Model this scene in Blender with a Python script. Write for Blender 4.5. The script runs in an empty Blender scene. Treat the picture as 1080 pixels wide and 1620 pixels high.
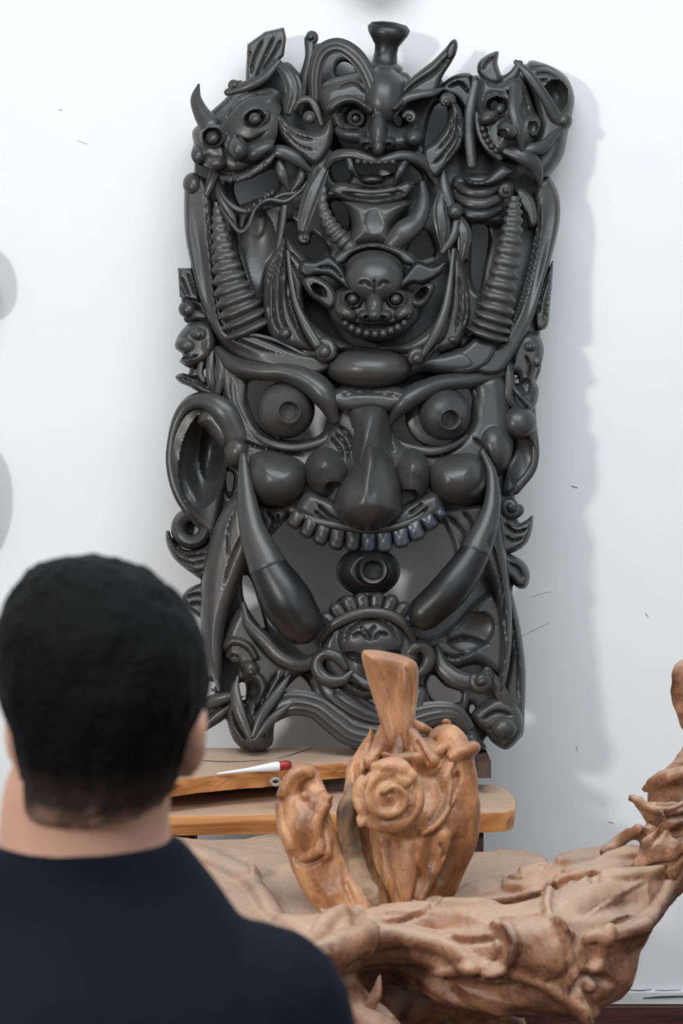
import bpy, bmesh, math, random
import numpy as np
from mathutils import Vector, Matrix, Euler
random.seed(7); rng=np.random.RandomState(5)
C=bpy.context.scene.collection
PI=math.pi
# ---------------------------------------------------------------- camera
CAM=Vector((0,-4.2,1.45)); FPX=3024.0
PITCH=math.atan(170/FPX)
cd=bpy.data.cameras.new('camera'); cam=bpy.data.objects.new('camera',cd); C.objects.link(cam)
cam.location=CAM; cam.rotation_euler=(PI/2-PITCH,0,0)
cd.sensor_fit='VERTICAL'; cd.sensor_height=36; cd.lens=FPX/1620*36
cd.dof.use_dof=True; cd.dof.focus_distance=3.9; cd.dof.aperture_fstop=6.5
cd.clip_start=0.05
bpy.context.scene.camera=cam
# ---------------------------------------------------------------- world, lamps, exposure
w=bpy.data.worlds.new('world'); bpy.context.scene.world=w; w.use_nodes=True
w.node_tree.nodes['Background'].inputs[0].default_value=(0.80,0.88,1.0,1); w.node_tree.nodes['Background'].inputs[1].default_value=0.3
def area(name,loc,target,size,power,col,size_y=None,shape='DISK'):
    l=bpy.data.lights.new(name,'AREA'); l.shape=shape; l.size=size
    if size_y: l.size_y=size_y
    l.energy=power; l.color=col
    o=bpy.data.objects.new(name,l); C.objects.link(o); o.location=loc
    o.rotation_euler=(Vector(target)-Vector(loc)).to_track_quat('-Z','Y').to_euler(); return o
area('key_lamp',(-3.0,-5.2,2.5),(0,0,1.4),0.45,235,(1.0,0.985,0.96))
area('ceiling_light_panel',(0.3,-2.7,4.1),(0.3,-2.3,0),3.2,270,(0.93,0.97,1.0),2.0,'RECTANGLE')
area('front_fill',(1.9,-5.3,2.6),(0.3,0,1.2),2.6,75,(0.93,0.97,1.0),2.4,'RECTANGLE')  # added fill behind the camera, brightens wall and mask openings; no window there
vs=bpy.context.scene.view_settings; vs.view_transform='Standard'; vs.look='None'; vs.gamma=1; vs.exposure=-0.98; vs.use_curve_mapping=False
# ---------------------------------------------------------------- pixel <-> world helpers
_cp,_sp=math.cos(PITCH),math.sin(PITCH)
def rays(px,py):
    a=(np.asarray(px,float)-540)/FPX; b=-(np.asarray(py,float)-810)/FPX
    return np.stack([a, _cp+b*_sp, -_sp+b*_cp],-1)
def at(px,py,D):
    """point seen at (px,py) that is D metres in front of the camera (world y = D-4.2)"""
    r=rays(px,py); t=np.asarray(D,float)/r[...,1]
    return np.array(CAM)+r*t[...,None]
# mask frame
LEAN=math.atan2(0.262,1.52)
M0=np.array([0.06,-0.335,0.745]); MX=np.array([1.0,0,0]); MU=np.array([0,math.sin(LEAN),math.cos(LEAN)]); MN=np.array([0,-math.cos(LEAN),math.sin(LEAN)])
K=0.00136
def maskmap(v):
    v=np.asarray(v,float); h=(v[:,2]-2.2e-4*(v[:,0]-585)**2)*K
    r=rays(v[:,0],v[:,1]); o=np.array(CAM)-M0
    t=(h-o@MN)/(r@MN); p=o+r*t[:,None]
    return np.stack([p@MX,-(p@MN),p@MU],-1)      # local: x right, y away from viewer, z up the board
def ident(v): return np.asarray(v,float)
def dmap(v): return at(v[:,0],v[:,1],v[:,2])       # columns: px, py, distance
# ---------------------------------------------------------------- noise
def _hash(i,j,k,s=0):
    n=(i*374761393+j*668265263+k*2147483647%1000003+k*97531+s*1274126177)&0xffffffff
    n=((n^(n>>13))*1274126177)&0xffffffff
    return ((n^(n>>16))&0xffff)/65535.0
def vnoise(p,s=0):
    p=np.asarray(p,float); f=np.floor(p).astype(np.int64); t=p-f; t=t*t*(3-2*t); r=0
    for a in (0,1):
        for b in (0,1):
            for c in (0,1):
                wgt=(t[:,0] if a else 1-t[:,0])*(t[:,1] if b else 1-t[:,1])*(t[:,2] if c else 1-t[:,2])
                r=r+wgt*_hash(f[:,0]+a,f[:,1]+b,f[:,2]+c,s)
    return r*2-1
def fbm(p,o=3,s=0):
    r=0;a=1
    for i in range(o): r=r+a*vnoise(p*(2**i),s+i); a*=0.5
    return r
# ---------------------------------------------------------------- materials
def nmat(name,base,rough=0.5,spec=0.5,bump=0,bscale=30,col2=None,cscale=8,stretch=(1,1,1),detail=4,metal=0,dist=0.004,coat=0):
    m=bpy.data.materials.new(name); m.use_nodes=True; nt=m.node_tree; b=nt.nodes['Principled BSDF']
    b.inputs['Base Color'].default_value=(*base,1); b.inputs['Roughness'].default_value=rough
    b.inputs['Specular IOR Level'].default_value=spec; b.inputs['Metallic'].default_value=metal
    if coat: b.inputs['Coat Weight'].default_value=coat; b.inputs['Coat Roughness'].default_value=0.3
    tc=nt.nodes.new('ShaderNodeTexCoord'); mp=nt.nodes.new('ShaderNodeMapping'); mp.inputs['Scale'].default_value=stretch
    nt.links.new(tc.outputs['Object'],mp.inputs['Vector'])
    if col2:
        n=nt.nodes.new('ShaderNodeTexNoise'); n.inputs['Scale'].default_value=cscale; n.inputs['Detail'].default_value=detail; n.inputs['Distortion'].default_value=0.6
        r=nt.nodes.new('ShaderNodeValToRGB'); r.color_ramp.elements[0].position=0.35; r.color_ramp.elements[1].position=0.65
        r.color_ramp.elements[0].color=(*base,1); r.color_ramp.elements[1].color=(*col2,1)
        nt.links.new(mp.outputs[0],n.inputs['Vector']); nt.links.new(n.outputs['Fac'],r.inputs[0]); nt.links.new(r.outputs[0],b.inputs['Base Color'])
    if bump:
        n=nt.nodes.new('ShaderNodeTexNoise'); n.inputs['Scale'].default_value=bscale; n.inputs['Detail'].default_value=5
        bp=nt.nodes.new('ShaderNodeBump'); bp.inputs['Strength'].default_value=bump; bp.inputs['Distance'].default_value=dist
        nt.links.new(mp.outputs[0],n.inputs['Vector']); nt.links.new(n.outputs['Fac'],bp.inputs['Height']); nt.links.new(bp.outputs[0],b.inputs['Normal'])
    return m
EB=nmat('dark_stained_wood',(0.031,0.031,0.032),0.36,0.5,0.3,40,(0.049,0.048,0.047),6,dist=0.003)
BK=nmat('black_polished_wood',(0.008,0.008,0.009),0.38,0.5,0.25,14,(0.013,0.013,0.013),20,stretch=(1,1,1),dist=0.003)
TB=nmat('blue_sheen_wood',(0.045,0.052,0.068),0.32,0.6,0.2,60,(0.06,0.066,0.08),20,dist=0.002)  # bluish sheen of the right-hand teeth, put into the base colour
# ---------------------------------------------------------------- mesh builders
def link(name,verts,faces,mat,parent=None,mp=maskmap,smooth=True,ang=48,recalc=True):
    me=bpy.data.meshes.new(name); me.from_pydata([tuple(map(float,p)) for p in mp(np.asarray(verts,float))],[],faces)
    bm=bmesh.new(); bm.from_mesh(me); bmesh.ops.remove_doubles(bm,verts=bm.verts,dist=1e-6)
    bmesh.ops.dissolve_degenerate(bm,edges=bm.edges,dist=1e-7)
    if recalc: bmesh.ops.recalc_face_normals(bm,faces=bm.faces)
    bm.to_mesh(me); bm.free()
    if smooth:
        me.shade_smooth(); me.set_sharp_from_angle(angle=math.radians(ang))
    for m in (mat if isinstance(mat,(list,tuple)) else [mat]): me.materials.append(m)
    o=bpy.data.objects.new(name,me); C.objects.link(o); o.parent=parent; return o
def crom(pts,n=8,closed=False):
    P=np.asarray(pts,float); N=len(P)
    if N<3 and not closed:
        t=np.linspace(0,1,n+1)[:,None]; return P[0]*(1-t)+P[1]*t
    out=[]
    rngi=range(N) if closed else range(N-1)
    for i in rngi:
        if closed: a,b,c,d=P[(i-1)%N],P[i],P[(i+1)%N],P[(i+2)%N]
        else:
            b,c=P[i],P[i+1]; a=P[i-1] if i>0 else 2*b-c; d=P[i+2] if i+2<N else 2*c-b
        for k in range(n):
            t=k/n; out.append(0.5*((2*b)+(-a+c)*t+(2*a-5*b+4*c-d)*t*t+(-a+3*b-3*c+d)*t**3))
    if not closed: out.append(P[-1])
    return np.array(out)
def seg_dist(px,py,poly,closed):
    A=poly; B=np.roll(poly,-1,0) if closed else None
    if not closed: A,B=poly[:-1],poly[1:]
    best=np.full(px.shape,1e18); bt=np.zeros(px.shape); bx=np.zeros(px.shape); by=np.zeros(px.shape); n=len(A)
    for i in range(n):
        ax,ay=A[i][:2]; dx,dy=B[i][0]-ax,B[i][1]-ay; L=dx*dx+dy*dy+1e-12
        t=np.clip(((px-ax)*dx+(py-ay)*dy)/L,0,1); qx=ax+t*dx; qy=ay+t*dy; d=(px-qx)**2+(py-qy)**2
        m=d<best; best=np.where(m,d,best); bt=np.where(m,(i+t)/n,bt); bx=np.where(m,qx,bx); by=np.where(m,qy,by)
    return np.sqrt(best),bt,bx,by
def inside(px,py,poly):
    r=np.zeros(px.shape,bool); x0,y0=poly[:,0],poly[:,1]; x1,y1=np.roll(x0,-1),np.roll(y0,-1)
    for a,b,c,d in zip(x0,y0,x1,y1):
        if b==d: continue
        m=((b>py)!=(d>py))&(px<(c-a)*(py-b)/(d-b)+a); r^=m
    return r
def feat_h(X,Y,h,feats):
    for f in feats:
        k=f[0]
        if k in 'EBD':
            _,cx,cy,rx,ry,rot,h0,hh=f; c,s=math.cos(math.radians(rot)),math.sin(math.radians(rot))
            u=((X-cx)*c+(Y-cy)*s)/rx; v=(-(X-cx)*s+(Y-cy)*c)/ry; q=u*u+v*v
            if k=='E': h=np.where(q<1,np.maximum(h,h0+hh*np.sqrt(np.clip(1-q,0,1))),h)     # proud dome
            elif k=='D': h=np.where(q<1,h-hh*np.sqrt(np.clip(1-q,0,1)),h)                  # scooped dish
            else: h=h+hh*np.exp(-q*1.5)
        elif k=='G':
            _,pts,wd,dep=f; pl=crom(pts,5); d,t,_,_=seg_dist(X,Y,pl,False); tp=np.clip(np.minimum(t,1-t)*6,0.25,1)
            h=h-dep*tp*np.exp(-(d/(wd*tp))**2)
        elif k=='S':
            _,pts,r0,r1,amp=f; pl=crom(pts,5); d,t,_,_=seg_dist(X,Y,pl,False); r=r0+(r1-r0)*t
            h=h+amp*np.sqrt(np.clip(1-(d/r)**2,0,1))
        elif k=='T':      # tilt
            _,cx,cy,gx,gy=f; h=h+(X-cx)*gx+(Y-cy)*gy
    return h
def R(name,parent,outline,base=0,rise=14,edge=14,feats=(),thick=16,holes=(),mat=None,res=3,sharp=False,mp=maskmap,label=None):
    """a carved piece: outline with depth, rounded edge, carved features on its face, solid back"""
    O=np.asarray(outline,float) if sharp else crom(outline,5,True)
    Hs=[crom(h,4,True) for h in holes]
    x0,y0=O.min(0)-res; x1,y1=O.max(0)+res
    gx=np.arange(x0,x1+res,res); gy=np.arange(y0,y1+res,res); X,Y=np.meshgrid(gx,gy)
    ins=inside(X,Y,O); d,_,qx,qy=seg_dist(X,Y,O,True)
    for H in Hs:
        ih=inside(X,Y,H); dh,_,hx,hy=seg_dist(X,Y,H,True)
        ins&=~ih; m=dh<d; d=np.where(m,dh,d); qx=np.where(m,hx,qx); qy=np.where(m,hy,qy)
    cell=ins[:-1,:-1]|ins[1:,:-1]|ins[:-1,1:]|ins[1:,1:]
    # snap points near the outline onto it
    near=(~ins)|(d<res*0.35)
    X=np.where(near,qx,X); Y=np.where(near,qy,Y); d=np.where(near,0,d)
    u=1-np.clip(d/edge,0,1); h=base+rise*np.sqrt(np.clip(1-u*u,0,1))
    h=feat_h(X,Y,h,feats); 
    bk=min(base-2,float(h[ins].min()) if ins.any() else base)-thick
    ny,nx=X.shape; idx=-np.ones((ny,nx),int); used=np.zeros((ny,nx),bool)
    used[:-1,:-1]|=cell; used[1:,:-1]|=cell; used[:-1,1:]|=cell; used[1:,1:]|=cell
    idx[used]=np.arange(used.sum()); n=used.sum()
    vf=np.stack([X[used],Y[used],h[used]],-1); vb=vf.copy(); vb[:,2]=bk
    jj,ii=np.nonzero(cell); a=idx[jj,ii]; b=idx[jj,ii+1]; c=idx[jj+1,ii+1]; e=idx[jj+1,ii]
    faces=[tuple(q) for q in np.stack([a,b,c,e],-1).tolist()]
    edges=np.concatenate([np.stack(q,-1) for q in ((a,b),(b,c),(c,e),(e,a))]); key=np.sort(edges,1); kk=key[:,0]*(n+1)+key[:,1]
    un,first,cnt=np.unique(kk,return_index=True,return_counts=True)
    for i in first[cnt==1]:
        p,q=edges[i]; faces.append((int(q),int(p),int(p+n),int(q+n)))
    # coarse back: same cells
    faces+=[(int(z)+n,int(y)+n,int(x)+n,int(w_)+n) for w_,x,y,z in zip(a,b,c,e)]
    o=link(name,np.concatenate([vf,vb]),faces,mat or EB,parent,mp)
    if label: o['label']=label
    return o
def SW(name,parent,pts,rad,flat=0.8,seg=16,n=8,flutes=(0,0),ribs=(0,0),mat=None,mp=maskmap,power=1.0,bend=0.0,raw=False,cap=1.0):
    """tapered rounded sweep; pts (x,y,h); rad per point"""
    q=np.concatenate([np.asarray(pts,float),np.asarray(rad,float)[:,None]],1); q=crom(q,n if not ribs[0] else max(n,int(ribs[0]*6/(len(pts)-1))+1))
    p=q[:,:3]; r=np.maximum(q[:,3],0.3 if mp is maskmap else 1e-4); N=len(p); t=np.gradient(p,axis=0); t/=np.linalg.norm(t,axis=1)[:,None]+1e-9
    if ribs[0]:
        s=np.linspace(0,1,N); r=r*(1+ribs[1]*(np.abs(np.cos(PI*ribs[0]*s))**1.3-0.6))
    up=np.array([0,0,1.0]) if mp is maskmap else np.array([0,-1.0,0.02])
    S=np.cross(t,up); ln=np.linalg.norm(S,axis=1)[:,None]; S=S/(ln+1e-9)
    for i in range(1,N):
        if S[i]@S[i-1]<0 and ln[i]<0.3: S[i]=-S[i]
    U=np.cross(S,t)
    if (U[N//2]@up)<0: U=-U
    # end rings for rounded ends
    rings=[]
    for k in (0.15,0.5,0.8): 
        a=math.acos(k); rings.append((0,k**0.5 if False else math.sin(PI/2*k),math.cos(PI/2*k)))
    seq=[(0,a,-b) for _,a,b in rings]+[(i,1,0) for i in range(N)]+[(N-1,a,b) for _,a,b in reversed(rings)]
    th=np.linspace(0,2*PI,seg,endpoint=False); V=[]
    for i,sc,off in seq:
        rr=r[i]*sc*(1+flutes[1]*(np.abs(np.sin(flutes[0]*th/2))-0.6)) if flutes[0] else r[i]*sc*np.ones(seg)
        c=p[i]+t[i]*off*r[i]*cap; cs=np.sign(np.cos(th))*np.abs(np.cos(th))**power; sn=np.sign(np.sin(th))*np.abs(np.sin(th))**power
        ring=c+S[i]*(rr*cs)[:,None]+U[i]*(rr*sn*flat - bend*r[i]*sc*(np.cos(th)**2)*-1)[:,None]
        V.append(ring)
    M=len(V); V=np.concatenate(V); F=[]
    for i in range(M-1):
        for k in range(seg): F.append((i*seg+k,i*seg+(k+1)%seg,(i+1)*seg+(k+1)%seg,(i+1)*seg+k))
    F.append(tuple(range(seg))); F.append(tuple((M-1)*seg+k for k in range(seg)))
    if raw: return V,F
    return link(name,V,F,mat or EB,parent,mp,ang=60)
def LA(name,parent,c,axis,prof,seg=32,mat=None,mp=maskmap,squash=(1,1),raw=False):
    """turned shape about an axis; prof: (radius, along)"""
    ax=np.asarray(axis,float); ax/=np.linalg.norm(ax); ref=np.array([0,1.0,0]) if abs(ax[1])<0.8 else np.array([1.0,0,0])
    a=np.cross(ax,ref); a/=np.linalg.norm(a); b=np.cross(ax,a); th=np.linspace(0,2*PI,seg,endpoint=False)
    V=[];F=[]
    for r,s in prof: V.append(np.asarray(c,float)+ax*s+np.cos(th)[:,None]*a*r*squash[0]+np.sin(th)[:,None]*b*r*squash[1])
    M=len(V)
    for i in range(M-1):
        for k in range(seg): F.append((i*seg+k,i*seg+(k+1)%seg,(i+1)*seg+(k+1)%seg,(i+1)*seg+k))
    F.append(tuple(range(seg))); F.append(tuple((M-1)*seg+k for k in range(seg)))
    V=np.concatenate(V)
    if raw: return V,F
    return link(name,V,F,mat or EB,parent,mp,ang=55)
def BALL(name,parent,x,y,h,rx,ry=None,rh=None,rot=0,mat=None,seg=24,mp=maskmap,raw=False):
    ry=ry or rx; rh=rh or rx; V=[];F=[]; n=seg//2; c,s=math.cos(math.radians(rot)),math.sin(math.radians(rot))
    for i in range(n+1):
        ph=PI*i/n
        for k in range(seg):
            th=2*PI*k/seg; a,b,d=math.sin(ph)*math.cos(th)*rx,math.sin(ph)*math.sin(th)*ry,math.cos(ph)*rh
            V.append((x+a*c-b*s,y+a*s+b*c,h+d))
    for i in range(n):
        for k in range(seg): F.append((i*seg+k,i*seg+(k+1)%seg,(i+1)*seg+(k+1)%seg,(i+1)*seg+k))
    if raw: return np.array(V),F
    return link(name,V,F,mat or EB,parent,mp)
def eye(parent,x,y,h,r,gx=0,gy=0.05,hole=0.3,name='eyeball',mat=None,rim=True):
    prof=[]; n=12
    t0=math.asin(hole)
    prof+= [(0.01,r*0.62),(r*hole*0.75,r*0.62),(r*hole*0.92,r*(math.cos(t0)-0.08)),(r*hole*1.0,r*(math.cos(t0)+0.03)),(r*hole*1.12,r*(math.cos(t0)+0.055)),(r*hole*1.3,r*(math.cos(t0)+0.0))]
    t1=math.asin(min(hole*1.45,.95))
    for i in range(n+1):
        t=t1+(PI*0.93-t1)*i/n; prof.append((r*math.sin(t),r*math.cos(t)))
    return LA(name,parent,(x,y,h),(gx,gy,1),prof,36,mat)
def CURL(parent,x,y,h,r,turns=1.4,start=0,dirn=1,name='scroll',thick=0.36,mat=None):
    pts=[];rad=[]; N=14
    for i in range(N+1):
        t=i/N; a=math.radians(start)+dirn*turns*2*PI*t; rr=r*(1-thick)*(1-t)**0.8
        pts.append((x+rr*math.cos(a),y+rr*math.sin(a),h+t*r*0.7)); rad.append(r*thick*(1-0.35*t))
    return SW(name,parent,pts,rad,0.9,10,3,mat=mat)
def joinvf(parts):
    V=[];F=[];o=0
    for v,f in parts:
        V.append(np.asarray(v,float)); F+= [tuple(int(i)+o for i in q) for q in f]; o+=len(v)
    return np.concatenate(V),F
def remesh(name,parts,vox,mat,parent=None,smooth=2,disp=None,mp=ident,decimate=None):
    V,F=joinvf(parts); me=bpy.data.meshes.new(name); me.from_pydata([tuple(p) for p in mp(V)],[],F)
    bm=bmesh.new(); bm.from_mesh(me); bmesh.ops.recalc_face_normals(bm,faces=bm.faces); bm.to_mesh(me); bm.free()
    o=bpy.data.objects.new(name,me); C.objects.link(o); m=o.modifiers.new('r','REMESH'); m.mode='VOXEL'; m.voxel_size=vox
    if smooth:
        s=o.modifiers.new('s','SMOOTH'); s.factor=0.6; s.iterations=smooth
    dg=bpy.context.evaluated_depsgraph_get(); me2=bpy.data.meshes.new_from_object(o.evaluated_get(dg)); o.modifiers.clear(); o.data=me2; me2.name=name
    if disp:
        n=len(me2.vertices); co=np.empty(n*3); me2.vertices.foreach_get('co',co); co=co.reshape(-1,3)
        nn=np.empty(n*3); me2.vertex_normals.foreach_get('vector',nn); nn=nn.reshape(-1,3)
        co=disp(co,nn); me2.vertices.foreach_set('co',co.ravel()); me2.update()
    me2.materials.clear(); me2.materials.append(mat); me2.shade_smooth(); o.parent=parent; return o
def thing(name,label,cat,loc=(0,0,0),group=None):
    o=bpy.data.objects.new(name,None); o.empty_display_size=0.05; C.objects.link(o); o.location=loc; tag(o,label,cat,group); return o
def tag(o,label=None,cat=None,group=None,kind=None):
    if label:o['label']=label
    if cat:o['category']=cat
    if group:o['group']=group
    if kind:o['kind']=kind
    return o
def box(x0,x1,y0,y1,z0,z1):
    V=[(x,y,z) for z in (z0,z1) for y in (y0,y1) for x in (x0,x1)]
    return np.array(V,float),[(0,2,3,1),(4,5,7,6),(0,1,5,4),(2,6,7,3),(0,4,6,2),(1,3,7,5)]

def onz(px,py,z):
    r=rays(px,py); t=(z-1.45)/r[...,2]; return np.array(CAM)+r*t[...,None]
def wallmap(v): return at(v[:,0],v[:,1],4.2-v[:,2]*0.00139)
def depthmap(D): return lambda v: at(v[:,0],v[:,1],D-v[:,2]*D/FPX)
def prism(outline,z,th,taper=0.0,rnd=0.006,dip=0):
    """solid board: outline as seen in the photo on the horizontal plane z, thickness th, eased edges"""
    P=onz(outline[:,0],outline[:,1],z)[:,:2]; c=P.mean(0); n=len(P)
    T=np.roll(P,-1,0)-np.roll(P,1,0); N=np.stack([T[:,1],-T[:,0]],1); N/=np.linalg.norm(N,axis=1)[:,None]+1e-9
    if ((P+N*0.01-c)**2).sum()<((P-c)**2).sum(): N=-N
    V=[np.c_[P-N*rnd*2.5,np.full(n,z)],np.c_[P-N*rnd*.6,np.full(n,z-rnd*.4)],np.c_[P,np.full(n,z-rnd*1.5)],np.c_[P-N*taper*.5,np.full(n,z-th*.6)],np.c_[P-N*taper,np.full(n,z-th)]]
    F=[]
    for i in range(4):
        for k in range(n): F.append((i*n+k,i*n+(k+1)%n,(i+1)*n+(k+1)%n,(i+1)*n+k))
    F.append(tuple(range(n))); F.append(tuple(4*n+k for k in range(n))); return np.concatenate(V),F
def loft(rings,n=28,k=5,p=1.0):
    q=crom(np.array(rings,float),k); th=np.linspace(0,2*PI,n,endpoint=False); V=[];F=[]
    cs=np.sign(np.cos(th))*np.abs(np.cos(th))**p; sn=np.sign(np.sin(th))*np.abs(np.sin(th))**p
    for z,cx,cy,rx,ry in q: V.append(np.c_[cx+rx*cs,cy+ry*sn,np.full(n,z)])
    for i in range(len(q)-1):
        for j in range(n): F.append((i*n+j,i*n+(j+1)%n,(i+1)*n+(j+1)%n,(i+1)*n+j))
    F.append(tuple(range(n))); F.append(tuple((len(q)-1)*n+j for j in range(n))); return np.concatenate(V),F
def tube(pts,flat=1.0,seg=14,n=5):
    """pts: (px,py,D,radius px) traced on the photograph, solid in the world"""
    a=np.array(pts,float); w=at(a[:,0],a[:,1],a[:,2]); return SW('',None,w,a[:,3]*a[:,2]/FPX,flat,seg,n,mp=ident,raw=True)
def wtube(pts,rad,flat=1.0,seg=14,n=5): return SW('',None,pts,rad,flat,seg,n,mp=ident,raw=True)
def blob(px,py,D,rx,ry,rd,rot=0):
    c=at(px,py,D); k=D/FPX; V,F=BALL('',None,0,0,0,rx*k,ry*k,rd*k,rot,raw=True); return np.c_[c[0]+V[:,0],c[1]-V[:,2],c[2]-V[:,1]],F

def proj(co):
    d=co-np.array(CAM); f=d[:,1]*_cp-d[:,2]*_sp; u=d[:,1]*_sp+d[:,2]*_cp
    return 540+FPX*d[:,0]/f, 810-FPX*u/f
def worley(p,s=0):
    f=np.floor(p).astype(np.int64); best=np.full(len(p),9.0)
    for a in (-1,0,1):
        for b in (-1,0,1):
            for c in (-1,0,1):
                g=f+np.array([a,b,c]); j=np.stack([_hash(g[:,0],g[:,1],g[:,2],s+q) for q in (1,2,3)],1)
                best=np.minimum(best,((g+j-p)**2).sum(1))
    return best
def carve(a1,s1,a2,s2,seed=0,feats=(),st=(1,1,1),top=1.0,a3=.0006,unit=.001):
    """gouged surface: scooped facets with crests between them, plus traced folds and grooves on the side that faces the viewer"""
    def f(co,nn):
        w=co*np.array(st)+np.stack([fbm(co*4,2,seed+11),fbm(co*4,2,seed+12),fbm(co*4,2,seed+13)],1)*0.06
        m=np.where(nn[:,2]>0.8,top,1.0)
        h=(worley(w*s1,seed)-.35)*a1*m+(worley(w*s2,seed+7)-.35)*a2*m+fbm(co*60,2,seed+5)*a3
        if len(feats):
            X,Y=proj(co); hh=feat_h(X,Y,np.zeros(len(co)),feats); v=np.array(CAM)-co; v/=np.linalg.norm(v,axis=1)[:,None]
            fc=np.clip(((nn*v).sum(1)+.05)*4,0,1); h=h+hh*unit*fc
        return co+nn*h[:,None]
    return f
# ================================================================ structure
PL=nmat('white_plaster',(0.80,0.82,0.84),0.75,0.25,0.25,6,(0.83,0.845,0.86),1.3,dist=0.004)
def struct(name,parts,mat,**kw):
    V,F=joinvf(parts); o=link(name,V,F,mat,None,ident,smooth=False); o['kind']='structure'; return o
FLM=nmat('dark_red_floor_tile',(0.035,0.014,0.012),0.5,0.4,0.2,12,(0.055,0.025,0.02),4)
CLM=nmat('ceiling_paint',(0.5,0.5,0.5),0.9)
struct('floor',[box(-3.4,3.4,-5.6,0,-0.1,0)],FLM)
wall=struct('wall_back',[box(-3.4,3.4,0,0.12,0,4.3)],PL)
struct('wall_left',[box(-3.52,-3.4,-5.6,0.12,0,4.3)],CLM); struct('wall_right',[box(3.4,3.52,-5.6,0.12,0,4.3)],CLM)
struct('wall_front',[box(-3.52,3.52,-5.72,-5.6,0,4.3)],CLM); struct('ceiling',[box(-3.4,3.4,-5.6,0,4.2,4.3)],CLM)
# ================================================================ the carved mask
mask=thing('carved_mask','tall black openwork carved wooden demon mask leaning on the white wall','mask',tuple(M0)); mask.rotation_euler=(-LEAN,0,0)
P=mask
sil=[(312,205),(330,180),(352,160),(372,140),(400,125),(430,110),(455,98),(478,118),(488,95),(494,72),(508,68),(525,66),(550,74),(575,97),(600,112),(640,114),(655,125),(688,112),(705,132),(735,121),(757,119),(775,117),(800,118),(820,106),(845,100),(878,114),(900,136),(904,170),(896,215),(886,248),(868,278),(880,310),(880,350),(872,400),(868,430),(864,500),(854,525),(856,580),(845,615),(848,660),(847,700),(842,740),(818,775),(814,792),(818,820),(828,840),(820,865),(805,880),(822,895),(828,918),(812,925),(812,960),(824,1030),(827,1120),(820,1160),(800,1176),(772,1165),(745,1180),(600,1180),(560,1178),(530,1162),(510,1142),(480,1128),(450,1132),(434,1145),(428,1172),(405,1182),(378,1178),(364,1150),(352,1137),(330,1150),(305,1166),(314,1142),(340,1110),(335,1090),(322,1078),(320,1030),(318,970),(296,945),(304,930),(318,918),(290,885),(272,855),(282,840),(285,812),(300,800),(290,790),(272,745),(268,700),(282,650),(310,624),(333,620),(320,602),(290,598),(300,585),(284,550),(292,520),(302,500),(288,488),(288,436),(302,430),(296,370),(294,292),(306,278),(308,240)]
Hh=[[(372,290),(395,284),(420,272),(437,270),(438,300),(425,310),(400,316),(382,326),(372,308)],
[(535,102),(548,98),(564,112),(545,115),(533,119)],
[(574,187),(570,196),(561,200),(552,196),(548,187),(552,178),(561,174),(570,178)],
[(621,182),(634,186),(634,198),(626,198)],
[(672,232),(678,192),(690,166),(705,166),(706,195),(692,216)],
[(526,262),(551,254),(553,283),(530,284)],[(559,252),(590,262),(632,256),(615,276),(570,276)],[(636,268),(650,262),(668,284),(640,290)],
[(523,320),(545,322),(552,345),(548,362),(533,348)],
[(450,358),(465,352),(472,385),(490,386),(495,370),(520,398),(508,410),(485,406),(455,390)],
[(668,362),(686,397),(675,412),(656,415),(640,408)],
[(779,160),(787,162),(783,172),(774,172)],
[(745,358),(768,357),(772,380),(764,430),(757,460),(746,440)],
[(391,604),(440,598),(500,620),(518,655),(512,685),(480,699),(440,698),(408,680),(391,640)],
[(620,668),(640,650),(690,613),(745,615),(747,640),(740,678),(700,704),(650,704),(624,690)],
[(319,838),(314,847),(303,847),(297,838),(303,829),(314,829)],
[(322,586),(328,582),(330,594),(325,598)],[(812,593),(818,594),(821,606),(816,608)],
[(358,747),(370,753),(364,785),(359,772)],
[(284,690),(296,655),(318,645),(340,665),(350,700),(352,745),(345,800),(335,822),(310,800),(290,760)],
[(412,872),(445,826),(480,838),(530,858),(650,858),(700,828),(724,880),(715,905),(682,935),(646,962),(620,945),(545,942),(515,972),(500,972),(455,905)],
[(384,911),(397,920),(421,1000),(409,987),(387,951)],
[(464,1067),(488,1085),(488,1098),(457,1098),(436,1100)],
[(377,1082),(388,1082),(387,1110),(379,1098)],[(323,1080),(341,1080),(332,1095)],[(344,1099),(351,1099),(346,1105)],
[(684,1067),(704,1086),(727,1094),(729,1101),(724,1111),(693,1112),(676,1089)],
[(746,1111),(752,1125),(742,1128)],[(566,1098),(590,1105),(605,1118),(575,1120)]]
R('openwork_panel',P,sil,-18,10,8,[],12,Hh,res=3)
# ---- lower board, cheeks and jaw relief panels
def G(pts,w=2.2,d=6): return ('G',pts,w,d)
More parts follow.
